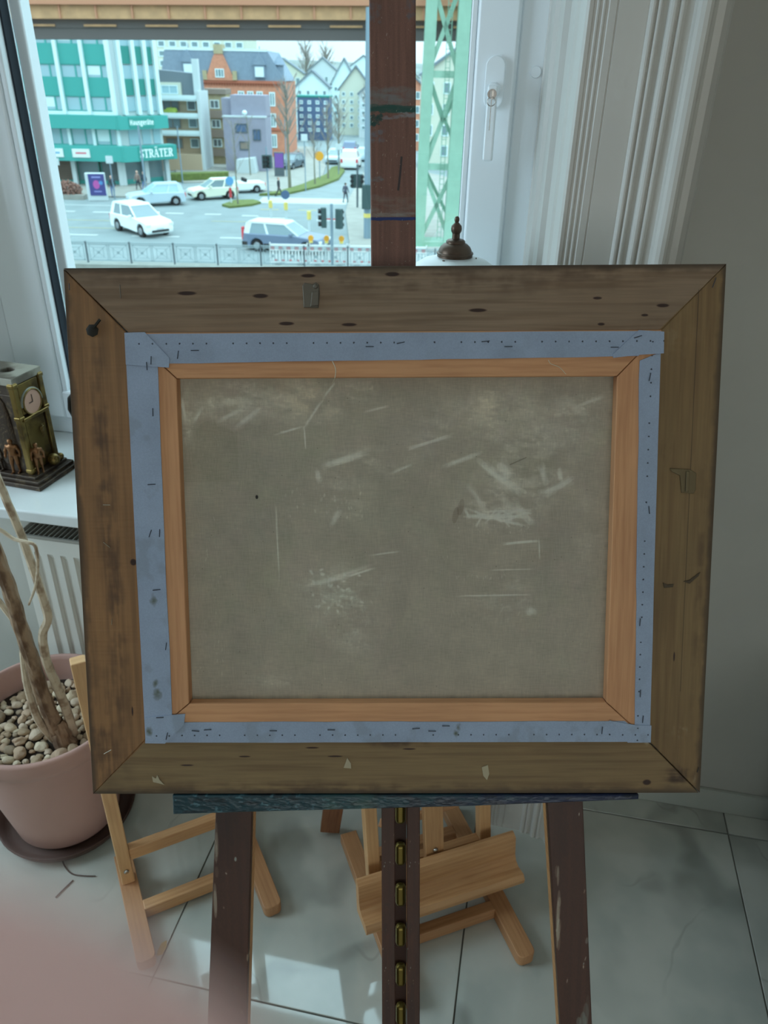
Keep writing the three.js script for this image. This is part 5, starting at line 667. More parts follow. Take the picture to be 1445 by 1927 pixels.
{ // balcony house
  const t = site(thing('balcony_house', 'flats with long white balconies beside the teal offices', 'building'), -24.1, 88), w = 4.35; const wallM = std({ color: pc(196, 174, 146) });
  mesh('wall', box(0, w, 0, 6.95, -4, -1.2), wallM, t); mesh('side_wall', box(w, w + 0.3, 0, 7.4, -4, 0.2), O.offwhite, t);
  mesh('roof', prism([[0, 6.9], [0.2, 9.2], [w - 0.1, 8.9], [w, 6.9]], -4, -1.3), O.greyRoof, t); mesh('attic', box(0.1, 2.6, 6.95, 8.1, -1.6, -0.9), O.cream, t); windowAt(t, 0.6, 2.3, 7.05, 7.85, -0.9, O.glassPale, O.white, 1); mesh('chimney', box(w - 0.4, w + 0.2, 6.9, 10.2, -1.4, -0.7), O.offwhite, t);
  for (const y of [6.55, 4.95, 3.35]) { mesh('balcony', merge([box(-0.1, w, y, y + 0.45, -0.1, 0.1), box(-0.1, w, y - 0.05, y + 0.08, -1.2, 0.1)]), O.white, t); }
  for (const [y, p] of [[5.5, O.glassDark], [3.9, O.glassMid], [2.0, O.glassMid]]) { windowAt(t, 0.5, 2.2, y, y + 1.0, -1.2, p, O.brown, 1); windowAt(t, 3.0, 3.9, y + 0.1, y + 1.0, -1.2, p, O.white, 0); }
  mesh('hanging_plant', (() => { const g = new THREE.IcosahedronGeometry(0.5, 2), p = g.attributes.position; for (let i = 0; i < p.count; i++) { const q = 0.7 + 0.6 * vn(p.getX(i) * 9 + 20, p.getY(i) * 9 + p.getZ(i) * 7 + 30); p.setXYZ(i, p.getX(i) * q * 1.4, p.getY(i) * q * 0.7, p.getZ(i) * q * 0.6); } g.computeVertexNormals(); g.translate(1.5, 5.5, -0.3); return g; })(), std({ color: pc(150, 172, 70) }), t);
  mesh('garage', box(-0.2, w, 0, 1.6, -1.2, 0.3), wallM, t);
}
{ // beige stack of bay windows
  const t = site(thing('beige_house', 'narrow beige house with brown window bands beside the balconies', 'building'), -20.6, 94.5), w = 2.5; mesh('wall', box(0, w, 0, 7.3, -3, 0), O.beige, t); mesh('roof', box(-0.1, w + 0.1, 7.0, 7.5, -3, 0.25), O.brown, t);
  for (const y of [5.6, 3.7, 1.8]) { mesh('band', box(-0.05, w + 0.05, y - 0.9, y - 0.15, 0, 0.3), O.brown, t); windowAt(t, 0.75, 1.75, y, y + 0.85, 0.0, O.glassDark, O.white, 1); }
}
{ // flat mauve-grey house
  const t = site(thing('mauve_house', 'flat-roofed mauve grey house in front of the red brick building', 'building'), -17.3, 88), w = 4.35; mesh('wall', box(0, w, 0, 5.2, -4, 0), O.mauve, t); mesh('upper_block', box(0.75, w, 5.1, 7.1, -4, -0.8), O.mauve, t); mesh('upper_block', box(-0.3, 0.75, 5.1, 6.8, -4, -1.4), O.mauve, t); mesh('parapet', box(-0.05, w + 0.05, 5.1, 5.25, -0.9, 0.05), O.offwhite, t);
  windowAt(t, 1.2, 2.45, 3.7, 4.55, 0, O.navy, O.poleDark, 0); windowAt(t, 3.0, 3.8, 3.0, 4.05, 0, O.navy, O.poleDark, 1); windowAt(t, 1.55, 2.5, 2.1, 2.9, 0, O.brown, O.poleDark, 0);
  mesh('satellite_dish', new THREE.SphereGeometry(0.28, 16, 10, 0, 6.283, 0, 1.1).rotateX(1.2).translate(2.3, 5.5, 0.1), O.white, t); mesh('lean_to', prism([[1.4, 0], [1.4, 1.3], [3.2, 1.5], [3.4, 0]], 0, 2), O.offwhite, t);
}
{ // red brick building with slate roof
  const t = site(thing('brick_building', 'orange-red brick building with slate mansard roof and stepped gable', 'building'), -27.2, 104), w = 14.3, ww = (x0, x1, y0, y1) => windowAt(t, x0, x1, y0, y1, 0.0, O.glassMid, O.white, 1, 0.13);
  mesh('wall', box(0, w, 0, 8.2, -12, 0), O.brick, t); mesh('cornice', merge([box(-0.1, w + 0.15, 7.95, 8.25, -0.1, 0.25), ...[...Array(46).keys()].map((k) => box(0.1 + k * 0.31, 0.25 + k * 0.31, 7.7, 7.95, 0, 0.12))]), O.brickDark, t); mesh('string_course', box(-0.1, w + 0.1, 3.0, 3.2, 0, 0.15), O.brickDark, t);
  mesh('roof', prism([[-0.2, 8.25], [0.6, 11.2], [12.5, 11.3], [w + 0.15, 8.25]], -11, 0.1), O.slate, t); mesh('ridge', box(0.6, 12.5, 11.2, 11.42, -0.2, 0.15), O.white, t);
  const g0 = 4.95; mesh('gable', prism([[g0, 8.2], [g0 + 0.5, 8.9], [g0 + 1.2, 10.5], [g0 + 1.55, 11.0], [g0 + 1.55, 11.7], [g0 + 2.3, 11.7], [g0 + 2.3, 11.0], [g0 + 2.6, 10.5], [g0 + 3.3, 8.9], [g0 + 3.8, 8.2]], -1.5, 0.35), O.brick, t); mesh('gable_coping', merge([box(g0 + 1.4, g0 + 2.45, 10.9, 11.85, -1.4, 0.42), box(g0 - 0.1, g0 + 0.4, 8.25, 9.2, -0.4, 0.42), box(g0 + 3.4, g0 + 3.9, 8.25, 9.2, -0.4, 0.42)]), O.beige, t);
  windowAt(t, 6.35, 7.4, 8.5, 9.4, 0.35, O.glassMid, O.white, 2, 0.1);
  for (const [x, y] of [[2.6, 8.7], [10.9, 8.55]]) { const d = mesh('dormer', merge([box(x, x + 1.3, y, y + 1.3, -2, 0.4), prism([[x - 0.15, y + 1.3], [x + 0.65, y + 2.6], [x + 1.45, y + 1.3]], -1.5, 0.5)]), O.slate, t); mesh('dormer_window', box(x + 0.15, x + 1.15, y + 0.1, y + 1.1, 0.4, 0.46), O.white, d); mesh('finial', rod(V(x + 0.65, y + 2.5, -0.5), V(x + 0.65, y + 3.2, -0.5), 0.05), O.slate, d); }
  for (const x of [5.6, 7.0, 8.8, 9.9, 11.0]) ww(x, x + 0.75, 5.7, 7.15); for (const y of [5.6, 3.35, 1.1]) { ww(12.5, 13.2, y, y + 1.5); }
  for (const x of [0.6, 2.0, 3.6]) ww(x, x + 0.8, 5.7, 7.15);
  mesh('turret', merge([cyl(0.5, 0.5, 1.7, 10).translate(w - 0.5, 8.2, -0.6), cyl(0.75, 0.02, 1.2, 10).translate(w - 0.5, 9.9, -0.6)]), O.slate, t);
}
// houses of the town beyond: each [s, d, width, eaves, ridge, wall, roof, label]
const houseM = { w: O.white, c: O.cream, n: O.navy, b: std({ color: pc(150, 120, 108) }), o: O.brick };
function house(s, d, w, e, r, wall, label, cols, rowsN, flat = false, turn = 0) {
  const t = site(thing('town_house', label, 'house', 'houses of the town beyond the junction'), s, d, 0, turn); mesh('wall', prism([[0, -1], [w, -1], [w, e], ...(flat ? [] : [[w / 2, r - 0.1]]), [0, e]], -5, 0), wall, t); mesh('roof', flat ? box(-0.1, w + 0.1, e, r, -5, 0.1) : gable(w, e, r, -5.2, 0.3), flat ? O.tealDark : O.greyRoof, t);
  const px = w / cols, py = (e - 1.2) / rowsN; for (let j = 0; j < rowsN; j++) for (let k = 0; k < cols; k++) windowAt(t, px * (k + 0.28), px * (k + 0.72), 1.2 + py * j, 1.2 + py * (j + 0.55), 0.0, wall === O.navy ? O.glassPale : O.glassMid, O.white, 0, 0.1); return t;
}
house(-14.6, 133, 5.0, 5.9, 6.15, O.navy, 'navy blue block of flats with a flat teal roof edge', 4, 5, true);
house(-19.2, 128, 4.4, 5.0, 5.4, houseM.b, 'brown flat-topped house beside the navy flats', 4, 4, true);
house(-16.6, 150, 5.6, 7.2, 9.6, O.white, 'white house with a steep slate gable above the navy flats', 4, 4);
house(-11.0, 158, 4.4, 7.6, 11.6, O.white, 'tall white gabled house behind the navy flats', 3, 5);
house(-8.9, 146, 5.4, 7.0, 10.4, O.cream, 'cream gabled house at the far end of the street', 4, 5);
house(-5.4, 140, 4.2, 6.6, 8.4, O.offwhite, 'narrow grey-white house nearest the lamp mast', 3, 5);
house(-1.9, 118, 6, 8.0, 10.4, O.brick, 'brick house half hidden by the easel mast', 4, 4);
house(3.2, 96, 9, 9.5, 12.5, O.cream, 'pale house seen through the green steel pylon', 5, 4);
for (const [s, d, w, e, r, m, l] of [[-30, 205, 9, 9.2, 12, O.cream, 'low cream house on the hillside by the turret'], [-20.4, 212, 7, 9.6, 12.4, O.offwhite, 'grey-white house on the hillside under bare trees'], [-12, 222, 9, 10, 13.2, O.white, 'white house high on the hillside'], [-0.8, 214, 7, 8.6, 11.6, O.cream, 'cream house at the foot of the hillside'], [-38, 216, 10, 10, 13, O.white, 'long white house on the hillside beside the slate roof']]) house(s, d, w, e, r, m, l, 4, 3);

// suspended railway: track girder and its green steel support
{
  const t = site(thing('railway_girder', 'rusty orange girder of the suspended railway crossing above the street', 'girder'), 0, 53, 0.55); t.rotation.z = 0.014;
  mesh('web', box(-60, 40, 11.42, 12.1, 0, 0.25), O.rust, t); mesh('top_flange', box(-60, 40, 12.1, 12.45, -0.25, 0.5), O.rustTop, t); mesh('top_plate', box(-60, 40, 12.45, 13.6, -0.4, 0.1), O.rust, t); mesh('soffit', box(-60, 40, 10.98, 11.42, -2.8, -0.15), O.undersideShade, t); mesh('far_web', box(-60, 40, 11.2, 12.4, -3.0, -2.8), O.rust, t); mesh('bottom_rail', box(-60, 40, 10.42, 10.98, -1.2, -0.2), O.undersideShade, t);  // soffit and bottom rail coloured dark to stand for underside shade
  for (let x = -36; x < 20; x += 2.1) mesh('stiffener', box(x, x + 0.09, 11.42, 12.12, 0.25, 0.36), O.rustTop, t);
  for (let x = -36; x < 20; x += 3.6) mesh('hanger_bracket', box(x, x + 1.9, 11.05, 11.16, -0.15, -0.05), O.rust, t);
}
{
  const t = site(thing('steel_pylon', 'pale green riveted steel lattice pylon of the suspended railway', 'pylon'), 2.75, 50.4);
  const leg = (x0, x1, z, w) => mesh('leg', bar(V(x0, 0, z), V(x1, 14.6, z), w, w * 0.8, V(1, 0, 0), 0), O.mint, t);
  leg(-0.95, -0.72, 0.6, 0.62); leg(1.02, 1.18, 0.6, 0.92); leg(-0.95, -0.72, -1.5, 0.5); leg(1.55, 1.7, -1.5, 0.5);
  for (const [y, h] of [[4.55, 0.34], [9.3, 0.36], [0.1, 0.4], [14, 0.4]]) mesh('cross_beam', box(-0.9, 1.1, y - h / 2, y + h / 2, 0.45, 0.8), O.mint, t);
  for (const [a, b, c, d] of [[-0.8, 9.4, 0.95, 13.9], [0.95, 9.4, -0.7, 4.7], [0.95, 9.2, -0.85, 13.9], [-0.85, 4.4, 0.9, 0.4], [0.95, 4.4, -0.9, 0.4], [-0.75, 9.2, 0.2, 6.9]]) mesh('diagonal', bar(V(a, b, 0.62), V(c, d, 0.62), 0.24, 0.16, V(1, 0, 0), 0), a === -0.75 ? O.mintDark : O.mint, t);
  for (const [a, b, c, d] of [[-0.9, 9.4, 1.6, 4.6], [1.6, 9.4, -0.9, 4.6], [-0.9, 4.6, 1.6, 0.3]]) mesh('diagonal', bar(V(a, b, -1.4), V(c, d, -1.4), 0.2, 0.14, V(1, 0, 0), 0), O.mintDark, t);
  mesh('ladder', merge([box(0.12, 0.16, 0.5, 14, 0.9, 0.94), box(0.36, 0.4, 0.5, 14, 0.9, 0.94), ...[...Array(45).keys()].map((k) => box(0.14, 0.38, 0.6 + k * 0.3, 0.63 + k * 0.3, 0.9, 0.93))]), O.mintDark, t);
  mesh('footing', box(-1.4, 1.9, -0.2, 0.1, -2, 1.2), O.mintDark, t);
}
// quay railing and construction barriers
{
  const t = site(thing('quay_railing', 'grey ornamental iron railing along the river quay', 'railing'), 0, 42.6, 0.13), P = 2.33, iron = std({ color: pc(150, 168, 172), roughness: 0.6, metalness: 0.2 }), b = (x0, x1, y0, y1, z = 0.015) => box(x0, x1, y0, y1, -z, z);
  const panel = merge([b(0.1, P - 0.1, 0.94, 0.99), b(0.1, P - 0.1, 0.12, 0.17), ...[0.14, 1.1, 1.19, P - 0.17].map((x) => b(x, x + 0.03, 0.12, 0.95)), ...[0.17, 1.22].flatMap((x0) => { const w = 0.93, cx = x0 + w / 2, q = []; for (const [sx, sy] of [[-1, -1], [1, -1], [-1, 1], [1, 1]]) q.push(bar(V(cx, 0.55, 0), V(cx + (sx * w) / 2, 0.55 + sy * 0.38, 0), 0.02, 0.02, V(0, 0, 1), 0)); const r = 0.27; q.push(b(cx - r, cx + r, 0.55 + r * 0.9, 0.57 + r * 0.9), b(cx - r, cx + r, 0.53 - r * 0.9, 0.55 - r * 0.9), b(cx - r, cx - r + 0.02, 0.55 - r * 0.9, 0.55 + r * 0.9), b(cx + r - 0.02, cx + r, 0.55 - r * 0.9, 0.55 + r * 0.9), b(cx - 0.07, cx + 0.07, 0.48, 0.62, 0.02)); return q; })]);
  for (let k = -9; k < 8; k++) { const x = -13.88 + k * P + 2 * P; const m = mesh('railing_panel', panel, iron, t); m.position.x = x; const p = mesh('post', box(-0.04, 0.04, 0, 1.12, -0.04, 0.04), O.poleDark, t); p.position.x = x; }
  mesh('top_rail', box(-33, 16, 1.03, 1.08, -0.025, 0.025), iron, t);
}
{
  const whiteP = std({ color: pc(236, 242, 240) }); const W = 2.1; let first;
  const labels = ['red and white plastic barrier standing at the open end, nearest the dark car tail', 'red and white plastic barrier carrying two orange warning lamps', 'red and white plastic barrier behind the signal pole', 'red and white plastic barrier next to the thick lamp mast'];
  for (let k = 0; k < 4; k++) {
    const t = site(thing('construction_barrier', labels[k], 'barrier', 'construction barriers by the quay'), -6.55 + k * (W + 0.06), 43.6, 0, 0.0);
    mesh('frame', merge([box(0, W, 1.02, 1.12, -0.03, 0.03), box(0, W, 0.12, 0.2, -0.03, 0.03), box(0, 0.06, 0, 1.2, -0.03, 0.03), box(W - 0.06, W, 0, 1.2, -0.03, 0.03), box(0, W, 0.78, 0.84, -0.025, 0.025)]), whiteP, t);
    for (let j = 0; j < 9; j++) mesh('reflector', box(0.06 + j * 0.22, 0.06 + j * 0.22 + 0.2, 0.85, 1.01, -0.03, 0.035), j % 2 ? whiteP : O.red, t);
    for (let j = 0; j < 11; j++) { const x = 0.14 + j * 0.175; mesh('slat', box(x, x + 0.09, 0.2, 0.78, -0.02, 0.02), whiteP, t); }
    for (let j = 0; j < 5; j++) mesh('lower_reflector', box(0.25 + j * 0.4, 0.4 + j * 0.4, 0.22, 0.3, 0.02, 0.03), O.red, t);
    mesh('foot', box(0.3, 0.6, 0, 0.1, -0.3, 0.3), O.black, t); mesh('foot', box(W - 0.6, W - 0.3, 0, 0.1, -0.3, 0.3), O.black, t);
  }
  const ll = ['round orange warning lamp above the dark car bonnet', 'round orange warning lamp left of the signal pole', 'round orange warning lamp right of the signal pole'];
  [-4.28, -3.43, -2.62].forEach((s, k) => { const t = site(thing('warning_lamp', ll[k], 'warning lamp', 'orange warning lamps'), s, 43.6, 1.2); mesh('battery_box', box(-0.1, 0.1, 0.001, 0.12, -0.06, 0.06, 0.02), O.yellow, t); mesh('lens', (() => { const g = cyl(0.15, 0.15, 0.1, 20); g.rotateX(Math.PI / 2); g.translate(0, 0.26, -0.05); return g; })(), O.orange, t); });
}
// posts, signals, signs
function signalHead(t, x, y, z, turn) { const h = mesh('signal_head', box(-0.17, 0.17, -0.5, 0.5, -0.14, 0.14, 0.03), O.signalGreen, t); h.position.set(x, y, z); h.rotation.y = turn; for (const k of [-1, 0, 1]) mesh('lens_hood', (() => { const g = cyl(0.12, 0.12, 0.16, 14); g.rotateX(Math.PI / 2); g.translate(0, k * 0.32, 0.13); return g; })(), O.black, h); return h; }
{ const t = site(thing('traffic_signal', 'traffic signal with two green heads on a grey pole by the quay barriers', 'traffic light'), -3.1, 43.1, 0); mesh('pole', cyl(0.075, 0.075, 3.3, 14), O.pole, t); signalHead(t, -0.42, 2.6, 0, -1.4); signalHead(t, 0.4, 2.55, 0, 2.6); mesh('bracket', box(-0.4, 0.4, 2.5, 2.56, -0.03, 0.03), O.red, t); }
{ const t = site(thing('lamp_mast', 'thick grey street mast beside the easel mast, with a signal box', 'lamp post'), -1.45, 51.6, 0); mesh('pole', cyl(0.23, 0.17, 12.5, 18), O.pole, t); mesh('signal_box', box(-0.34, 0.24, 1.9, 3.3, 0.2, 0.5, 0.03), O.signalGreen, t); mesh('yellow_band', cyl(0.24, 0.24, 0.25, 18).translate(0, 1.35, 0), O.yellow, t); }
{ const t = site(thing('traffic_signal', 'distant traffic signal beside the pedestrians right of the grass strip', 'traffic light'), -2.6, 64.5, 0); mesh('pole', cyl(0.08, 0.08, 3.2, 12), O.poleDark, t); signalHead(t, -0.3, 2.0, 0, -0.6); signalHead(t, 0.25, 2.0, 0, 0.7); }
{ const t = site(thing('traffic_signal', 'slim traffic signal at the tip of the grass strip', 'traffic light'), -10.1, 68.2, 0); mesh('pole', cyl(0.07, 0.06, 4.0, 12), O.pole, t); signalHead(t, -0.2, 2.9, 0.1, 0.2); signalHead(t, 0.22, 2.9, 0, -0.5); }
for (const [s, d, h, r, l] of [[-28.6, 71.6, 2.5, 0.05, 'thin sign post with a pale panel before the shops'], [-22.4, 66.8, 3.2, 0.05, 'thin lamp post at the kerb before the shops'], [-20.9, 70.6, 5.2, 0.09, 'lamp post standing before the serif shop sign'], [-19.4, 77.4, 4.8, 0.06, 'lamp post before the balcony house'], [-7.6, 74, 4.6, 0.05, 'thin lamp post on the pavement beside the grass strip'], [-10.5, 84, 5.2, 0.06, 'slim post before the brick building'], [-5.4, 86, 3, 0.05, 'thin sign post at the far end of the grass strip']]) { const t = site(thing('street_post', l, 'post'), s, d, 0); mesh('pole', cyl(r, r * 0.8, h, 10), O.pole, t); if (r < 0.06) mesh('sign_plate', box(-0.28, 0.28, h - 0.55, h, 0.02, 0.06, 0.02), O.offwhite, t); }
for (const [s, d, l] of [[-8.6, 58.8, 'yellow-topped bollard left of the round dark sign'], [-7.4, 58, 'yellow-topped bollard under a round dark sign'], [-5.4, 54.2, 'yellow-topped bollard right of the dark car roof']]) { const t = site(thing('bollard', l, 'bollard', 'yellow bollards on the traffic island'), s, d, 0); mesh('stem', cyl(0.09, 0.07, 0.75, 12), O.offwhite, t); mesh('cap', cyl(0.14, 0.14, 0.5, 14).translate(0, 0.75, 0), O.yellow, t); if (s === -7.4) mesh('round_sign', (() => { const g = cyl(0.3, 0.3, 0.06, 20); g.rotateX(Math.PI / 2); g.translate(0, 1.75, 0); return g; })(), O.navy, t); }
{ const t = site(thing('advertising_pillar', 'purple advertising panel on a pale stand before the shops', 'advert panel'), -23.4, 65.8, 0, 0.15); mesh('stand', box(-0.75, 0.75, 0, 2.05, -0.2, 0.2, 0.04), O.offwhite, t); mesh('poster', planeUV(box(-0.5, 0.72, 0.4, 1.98, 0.2, 0.24), -0.5, 0.72, 0.4, 1.98), std({ map: canvasTex(96, 128, (c) => { c.fillStyle = '#3d3f7c'; c.fillRect(0, 0, 96, 128); c.fillStyle = '#b04f98'; c.beginPath(); c.ellipse(44, 62, 20, 26, 0, 0, 7); c.fill(); c.fillStyle = '#4a86b8'; c.beginPath(); c.arc(72, 52, 12, 0, 7); c.fill(); c.fillStyle = '#8f93c8'; c.fillRect(20, 14, 54, 8); c.fillRect(26, 100, 44, 6); }) }), t); }
{ const t = site(thing('advertising_pillar', 'small purple poster stand beside the brick building corner', 'advert panel'), -11.2, 84, 0, 0.1); mesh('stand', box(-0.5, 0.5, 0, 2.3, -0.15, 0.15, 0.04), O.poleDark, t); mesh('poster', box(-0.42, 0.42, 0.9, 2.2, 0.15, 0.18), std({ color: pc(128, 84, 168) }), t); }
{ const t = site(thing('road_sign', 'yellow round sign on a thin post left of the parked van', 'road sign'), -7.0, 82, 0); mesh('pole', cyl(0.05, 0.05, 2.2, 10), O.pole, t); mesh('disc', (() => { const g = cyl(0.42, 0.42, 0.06, 20); g.rotateX(Math.PI / 2); g.translate(0, 2.2, 0.05); return g; })(), O.orange, t); }
{ const t = site(thing('road_sign', 'blue round sign over a striped post on the small grass island', 'road sign'), -12.6, 65, 0.16); mesh('pole', cyl(0.06, 0.06, 1.3, 10), O.offwhite, t); mesh('disc', (() => { const g = cyl(0.32, 0.32, 0.06, 20); g.rotateX(Math.PI / 2); g.translate(0, 1.6, 0.05); return g; })(), std({ color: pc(104, 170, 220) }), t); mesh('stripes', box(-0.1, 0.1, 0.4, 1.1, 0.05, 0.09), O.red, t); }

// bare trees and the shrub
function bareTree(label, s, d, h, r, n, sd, group) {
  seed = sd; const t = site(thing('bare_tree', label, 'tree', group), s, d, 0); const tw = [];
  mesh('trunk', taperTube([V(0, 0, 0), V(rr(-0.05, 0.05), h * 0.3, 0), V(rr(-0.1, 0.1), h * 0.6, rr(-0.1, 0.1)), V(rr(-0.15, 0.15), h, rr(-0.1, 0.1))], r, r * 0.25, 14, 7), O.bark, t);
  for (let i = 0; i < n; i++) { const y = h * rr(0.38, 0.95), a = rnd() * 6.283, L = h * rr(0.16, 0.34) * (1.15 - 0.5 * y / h), p = V(0, y, 0), q = V(Math.cos(a) * L * 0.55, y + L * 0.75, Math.sin(a) * L * 0.55); tw.push(rod(p, q, r * 0.28, 5, r * 0.12)); for (let k = 0; k < 4; k++) { const f = rr(0.35, 1), m = p.clone().lerp(q, f), b = a + rr(-1.2, 1.2), l = L * rr(0.25, 0.5); tw.push(rod(m, m.clone().add(V(Math.cos(b) * l * 0.5, l * 0.8, Math.sin(b) * l * 0.5)), r * 0.12, 4, r * 0.04)); } }
  const m = mesh('branches', merge(tw), O.twig, t); m.userData.kind = 'stuff';
}
bareTree('tall bare tree at the brick building corner', -9.1, 74.8, 8.2, 0.16, 46, 11); bareTree('slim bare tree on the near end of the grass strip', -7.1, 77.8, 5.6, 0.08, 30, 12); bareTree('bushy bare tree midway along the grass strip', -6.2, 82.4, 6.6, 0.1, 44, 13); bareTree('bare tree at the far end of the grass strip', -5.6, 90, 7, 0.12, 44, 14); bareTree('thin young tree on the small grass island', -12, 64.6, 6.0, 0.07, 18, 15); bareTree('slim bare tree before the mauve house', -14.2, 84.4, 5.6, 0.07, 18, 16); bareTree('bare tree at the far kerb of the right-hand pavement', -3.2, 112, 7.5, 0.14, 40, 17); bareTree('bare tree beyond the brown flat-topped house', -16.8, 118, 7.2, 0.15, 50, 18);
bareTree('large hazy tree on the hilltop', -25, 255, 16, 0.4, 70, 19); bareTree('broad hazy tree on the hilltop beside the larger one', -19, 250, 15.5, 0.35, 70, 20);
{ seed = 777; const t = site(thing('shrub', 'rust-brown shrub at the kerb before the shop windows', 'shrub'), -26.3, 66.6, 0); const L = [], c = V(0, 0.55, 0); for (let i = 0; i < 700; i++) { const a = rnd() * 6.283, e = Math.acos(rr(-0.4, 1)), q = Math.cbrt(rnd()); const g = new THREE.TetrahedronGeometry(0.1, 0).toNonIndexed(); g.rotateY(rnd() * 6); g.rotateX(rnd() * 6); g.translate(Math.cos(a) * Math.sin(e) * q * 1.45, 0.55 + Math.cos(e) * q * 0.85, Math.sin(a) * Math.sin(e) * q * 0.6); L.push(g); } const m = mesh('foliage', merge(L), std({ color: pc(176, 132, 118, 1.6), roughness: 1 }), t); m.userData.kind = 'stuff'; mesh('planter', box(-1.9, 1.7, 0, 0.35, -0.7, 0.7), O.paving, t); }

// cars: front towards +x
function car(label, s, d, hs, hd, o) {
  const { L = 4.4, W = 1.8, H = 1.6, paint, roof = paint, cabin = [-0.46, 0.14], open = false, glass = O.glassMid } = o, t = site(thing('car', label, 'car'), s, d, 0.0, Math.atan2(hd, hs));
  const P = std({ color: paint, roughness: 0.3 }), R = roof === paint ? P : std({ color: roof, roughness: 0.3 }), h = L / 2, belt = H * 0.6, wx = [-h + L * 0.19, h - L * 0.185], wr = H * 0.205;
  const sh = new THREE.Shape(); sh.moveTo(-h + 0.08, 0.24); for (const x of wx) { sh.lineTo(x - wr * 1.15, 0.22); sh.absarc(x, wr, wr * 1.16, Math.PI, 0, true); } sh.lineTo(h - 0.1, 0.24); sh.quadraticCurveTo(h, 0.3, h, 0.5); sh.quadraticCurveTo(h - 0.02, belt * 0.84, h - 0.22, belt * 0.9); sh.lineTo(L * cabin[1] + 0.1, belt + 0.04); sh.lineTo(-h + 0.12, belt + 0.02); sh.quadraticCurveTo(-h, belt * 0.8, -h + 0.02, 0.4); sh.closePath();
  let g = new THREE.ExtrudeGeometry(sh, { depth: W - 0.2, bevelEnabled: true, bevelSize: 0.06, bevelThickness: 0.1, bevelSegments: 3, bevelOffset: -0.06, curveSegments: 10 }); g = g.index ? g.toNonIndexed() : g; g.translate(0, 0, -W / 2 + 0.1); metreUV(g); mesh('bodywork', g, P, t);
  const x0 = L * cabin[0], x1 = L * cabin[1] + 0.28, top = open ? belt + 0.42 : H; // glasshouse narrows upwards
  const house2 = (pts, w0, w1) => { const q = prism(pts, -0.5, 0.5), p = q.attributes.position; for (let i = 0; i < p.count; i++) { const f = (p.getY(i) - belt) / (H - belt); p.setZ(i, p.getZ(i) * (w0 + (w1 - w0) * f)); } q.computeVertexNormals(); return q; };
  if (!open) {
    const rA = x0 + 0.22, rB = x1 - 0.95;
    mesh('windows', house2([[x0, belt], [x1, belt], [rB + 0.06, top - 0.05], [rA - 0.02, top - 0.05]], W - 0.14, W - 0.5), glass, t);
    mesh('roof_panel', merge([house2([[rA - 0.12, top - 0.09], [rB + 0.14, top - 0.09], [rB, top], [rA, top]], W - 0.1, W - 0.44), house2([[x0 - 0.05, belt], [x0 + 0.32, belt], [rA + 0.22, top - 0.08], [rA - 0.13, top - 0.08]], W - 0.1, W - 0.46), house2([[(x0 + x1) / 2 - 0.28, belt], [(x0 + x1) / 2 - 0.14, belt], [(rA + rB) / 2 - 0.02, top - 0.08], [(rA + rB) / 2 - 0.14, top - 0.08]], W - 0.12, W - 0.48)]), R, t);
    mesh('windscreen', house2([[x1 - 0.12, belt + 0.03], [x1 + 0.015, belt + 0.03], [rB + 0.085, top - 0.1], [rB - 0.02, top - 0.1]], W - 0.24, W - 0.62), glass, t);
    for (const q of [-1, 1]) mesh('pillar', bar(V(x1, belt, q * (W / 2 - 0.09)), V(rB + 0.05, top - 0.07, q * (W / 2 - 0.26)), 0.07, 0.06, V(0, 0, 1), 0.01), R, t);
  } else { mesh('windscreen', house2([[x1 - 0.1, belt], [x1, belt], [x1 - 0.5, top], [x1 - 0.55, top]], W - 0.3, W - 0.55), glass, t); for (const z of [-0.38, 0.38]) mesh('seat', box(-0.55, -0.3, belt - 0.1, belt + 0.32, z - 0.24, z + 0.24, 0.06), O.black, t); }
  for (const x of wx) for (const z of [-1, 1]) { const w = mesh('wheel', (() => { const q = cyl(wr, wr, 0.22, 20); q.rotateX(Math.PI / 2); q.translate(0, 0, -0.11); return q; })(), O.tyre, t); w.position.set(x, wr, z * (W / 2 - 0.12)); mesh('hub_cap', (() => { const q = cyl(wr * 0.62, wr * 0.55, 0.03, 16); q.rotateX((z * Math.PI) / 2); q.translate(0, 0, z * 0.1); return q; })(), O.rim, w); }
  for (const z of [-1, 1]) { mesh('headlight', box(h - 0.2, h + 0.01, belt * 0.64, belt * 0.8, z * (W / 2 - 0.14) - 0.16, z * (W / 2 - 0.14) + 0.13, 0.03), std({ color: pc(236, 246, 248), roughness: 0.2 }), t); mesh('tail_light', box(-h - 0.012, -h + 0.12, belt * 0.62, belt * (o.tall ? 1.35 : 0.95), z * (W / 2 - 0.14) - 0.1, z * (W / 2 - 0.14) + 0.13, 0.03), O.red, t); mesh('door_mirror', box(x1 - 0.5, x1 - 0.34, belt + 0.02, belt + 0.16, z * (W / 2 + 0.06) - 0.09, z * (W / 2 + 0.06) + 0.09, 0.03), P, t); }
  mesh('grille', box(h - 0.06, h + 0.012, 0.34, 0.48, -W * 0.32, W * 0.32, 0.01), O.black, t); mesh('number_plate', box(h + 0.005, h + 0.018, 0.5, 0.6, -0.26, 0.26), O.offwhite, t); if (o.cladding) mesh('sill_cladding', merge([box(-h + L * 0.28, h - L * 0.28, 0.2, 0.5, -W / 2 - 0.012, W / 2 + 0.012, 0.02), box(-h - 0.01, -h + 0.35, 0.22, 0.55, -W / 2 - 0.01, W / 2 + 0.01, 0.03)]), O.black, t);
  return t;
}
const wht = pc(244, 252, 252), slv = pc(198, 218, 228);
car('white sport utility car turning across the junction', -16.1, 52.4, 0.72, -0.69, { L: 4.6, W: 1.9, H: 1.78, paint: wht, glass: O.glassMid });
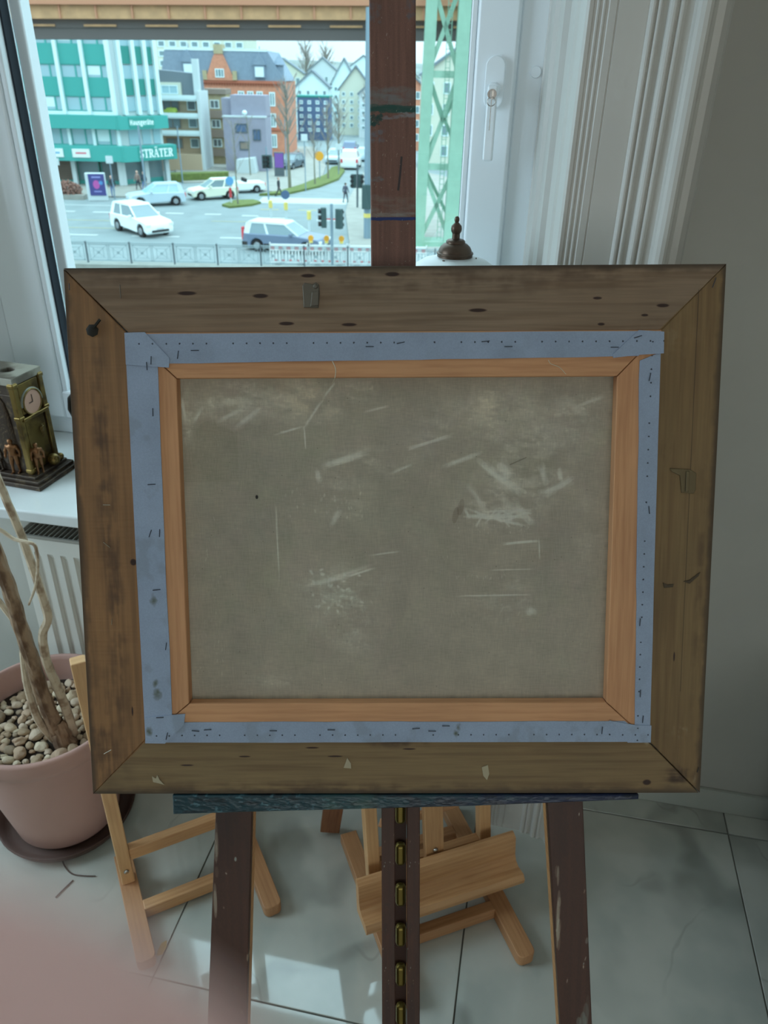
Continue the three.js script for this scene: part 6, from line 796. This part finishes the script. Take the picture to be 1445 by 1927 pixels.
car('silver grey car waiting behind the white sport utility car', -18.3, 64.2, -0.9, -0.44, { L: 4.3, W: 1.8, H: 1.6, paint: slv, glass: O.glassPale });
car('cream-white hatchback between the silver car and the convertible', -14.7, 68.2, -0.86, -0.5, { L: 3.9, W: 1.7, H: 1.55, paint: pc(238, 242, 222) });
car('white convertible with its roof down behind the young tree', -13.2, 72.4, -0.9, -0.4, { L: 4.2, W: 1.75, H: 1.4, paint: wht, open: true, glass: O.glassPale });
car('dark estate car with sky reflection as pale roof colour, driving along the barriers', -6.1, 47.6, 0.965, -0.26, { L: 4.9, W: 1.9, H: 1.65, paint: pc(112, 128, 150), roof: pc(214, 226, 228), glass: O.glassMid, tall: true, cladding: true, cabin: [-0.47, 0.16] });  // pale roof colour stands for the sky reflected on the bodywork
car('white van seen from behind, driving up the street', -4.5, 94, 0.05, 1, { L: 4.6, W: 1.95, H: 1.95, paint: wht });
car('pale car oncoming beside the far grass strip', -6.6, 99, -0.1, -1, { L: 4.1, W: 1.75, H: 1.5, paint: slv });
car('silver car parked before the white van', -3.2, 103, 0.05, 1, { L: 4.2, W: 1.8, H: 1.5, paint: slv });
car('blue-grey car queuing up the street', -5.4, 112, 0.05, 1, { L: 4.3, W: 1.8, H: 1.5, paint: pc(132, 150, 178) });
car('dark car parked by the brick building corner', -11.0, 92, -0.3, -1, { L: 4.2, W: 1.8, H: 1.5, paint: pc(92, 108, 120) });

// pedestrians
function person(label, s, d, turn, size, cols, stride) {
  const t = mesh('person', body(figureBones(stride, 0.2), 60, 0.04, cols), std({ vertexColors: true, roughness: 0.9 }), scene); tag(t, label, 'person'); site(t, s, d, 0.02, turn); t.scale.setScalar(size); return t;
}
const C3 = (r, g, b) => { const c = pc(r, g, b); return [c.r, c.g, c.b]; }, skin = C3(222, 178, 160), hairD = C3(70, 60, 56), drk = C3(62, 66, 76), jean = C3(104, 130, 172), shoe = C3(50, 50, 54);
person('person in dark jacket and light jeans beside the purple advert panel', -22.75, 67.6, 0.3, 0.95, [skin, hairD, drk, jean, shoe], 0.1);
person('person in a dark coat walking by the shop corner', -21.2, 71.4, -0.6, 0.92, [skin, hairD, C3(58, 62, 80), jean, shoe], 0.25);
person('person with pale scarf walking beside the dark coat at the shop corner', -21.9, 71.9, -0.6, 0.92, [skin, C3(190, 176, 160), C3(150, 128, 120), drk, shoe], 0.2);
person('person in black striding across before the grass strip', -9.5, 70.2, 1.4, 0.86, [skin, hairD, C3(52, 56, 60), C3(58, 62, 66), shoe], 0.38);
person('person with dark bag waiting at the right-hand kerb', -3.7, 67.6, 2.6, 0.86, [skin, hairD, C3(88, 92, 108), drk, shoe], 0.22);
person('person in dark clothes far off on the brick building pavement', -10.6, 96.3, 0.2, 0.9, [skin, hairD, drk, drk, shoe], 0.15);

renderer.render(scene, camera);
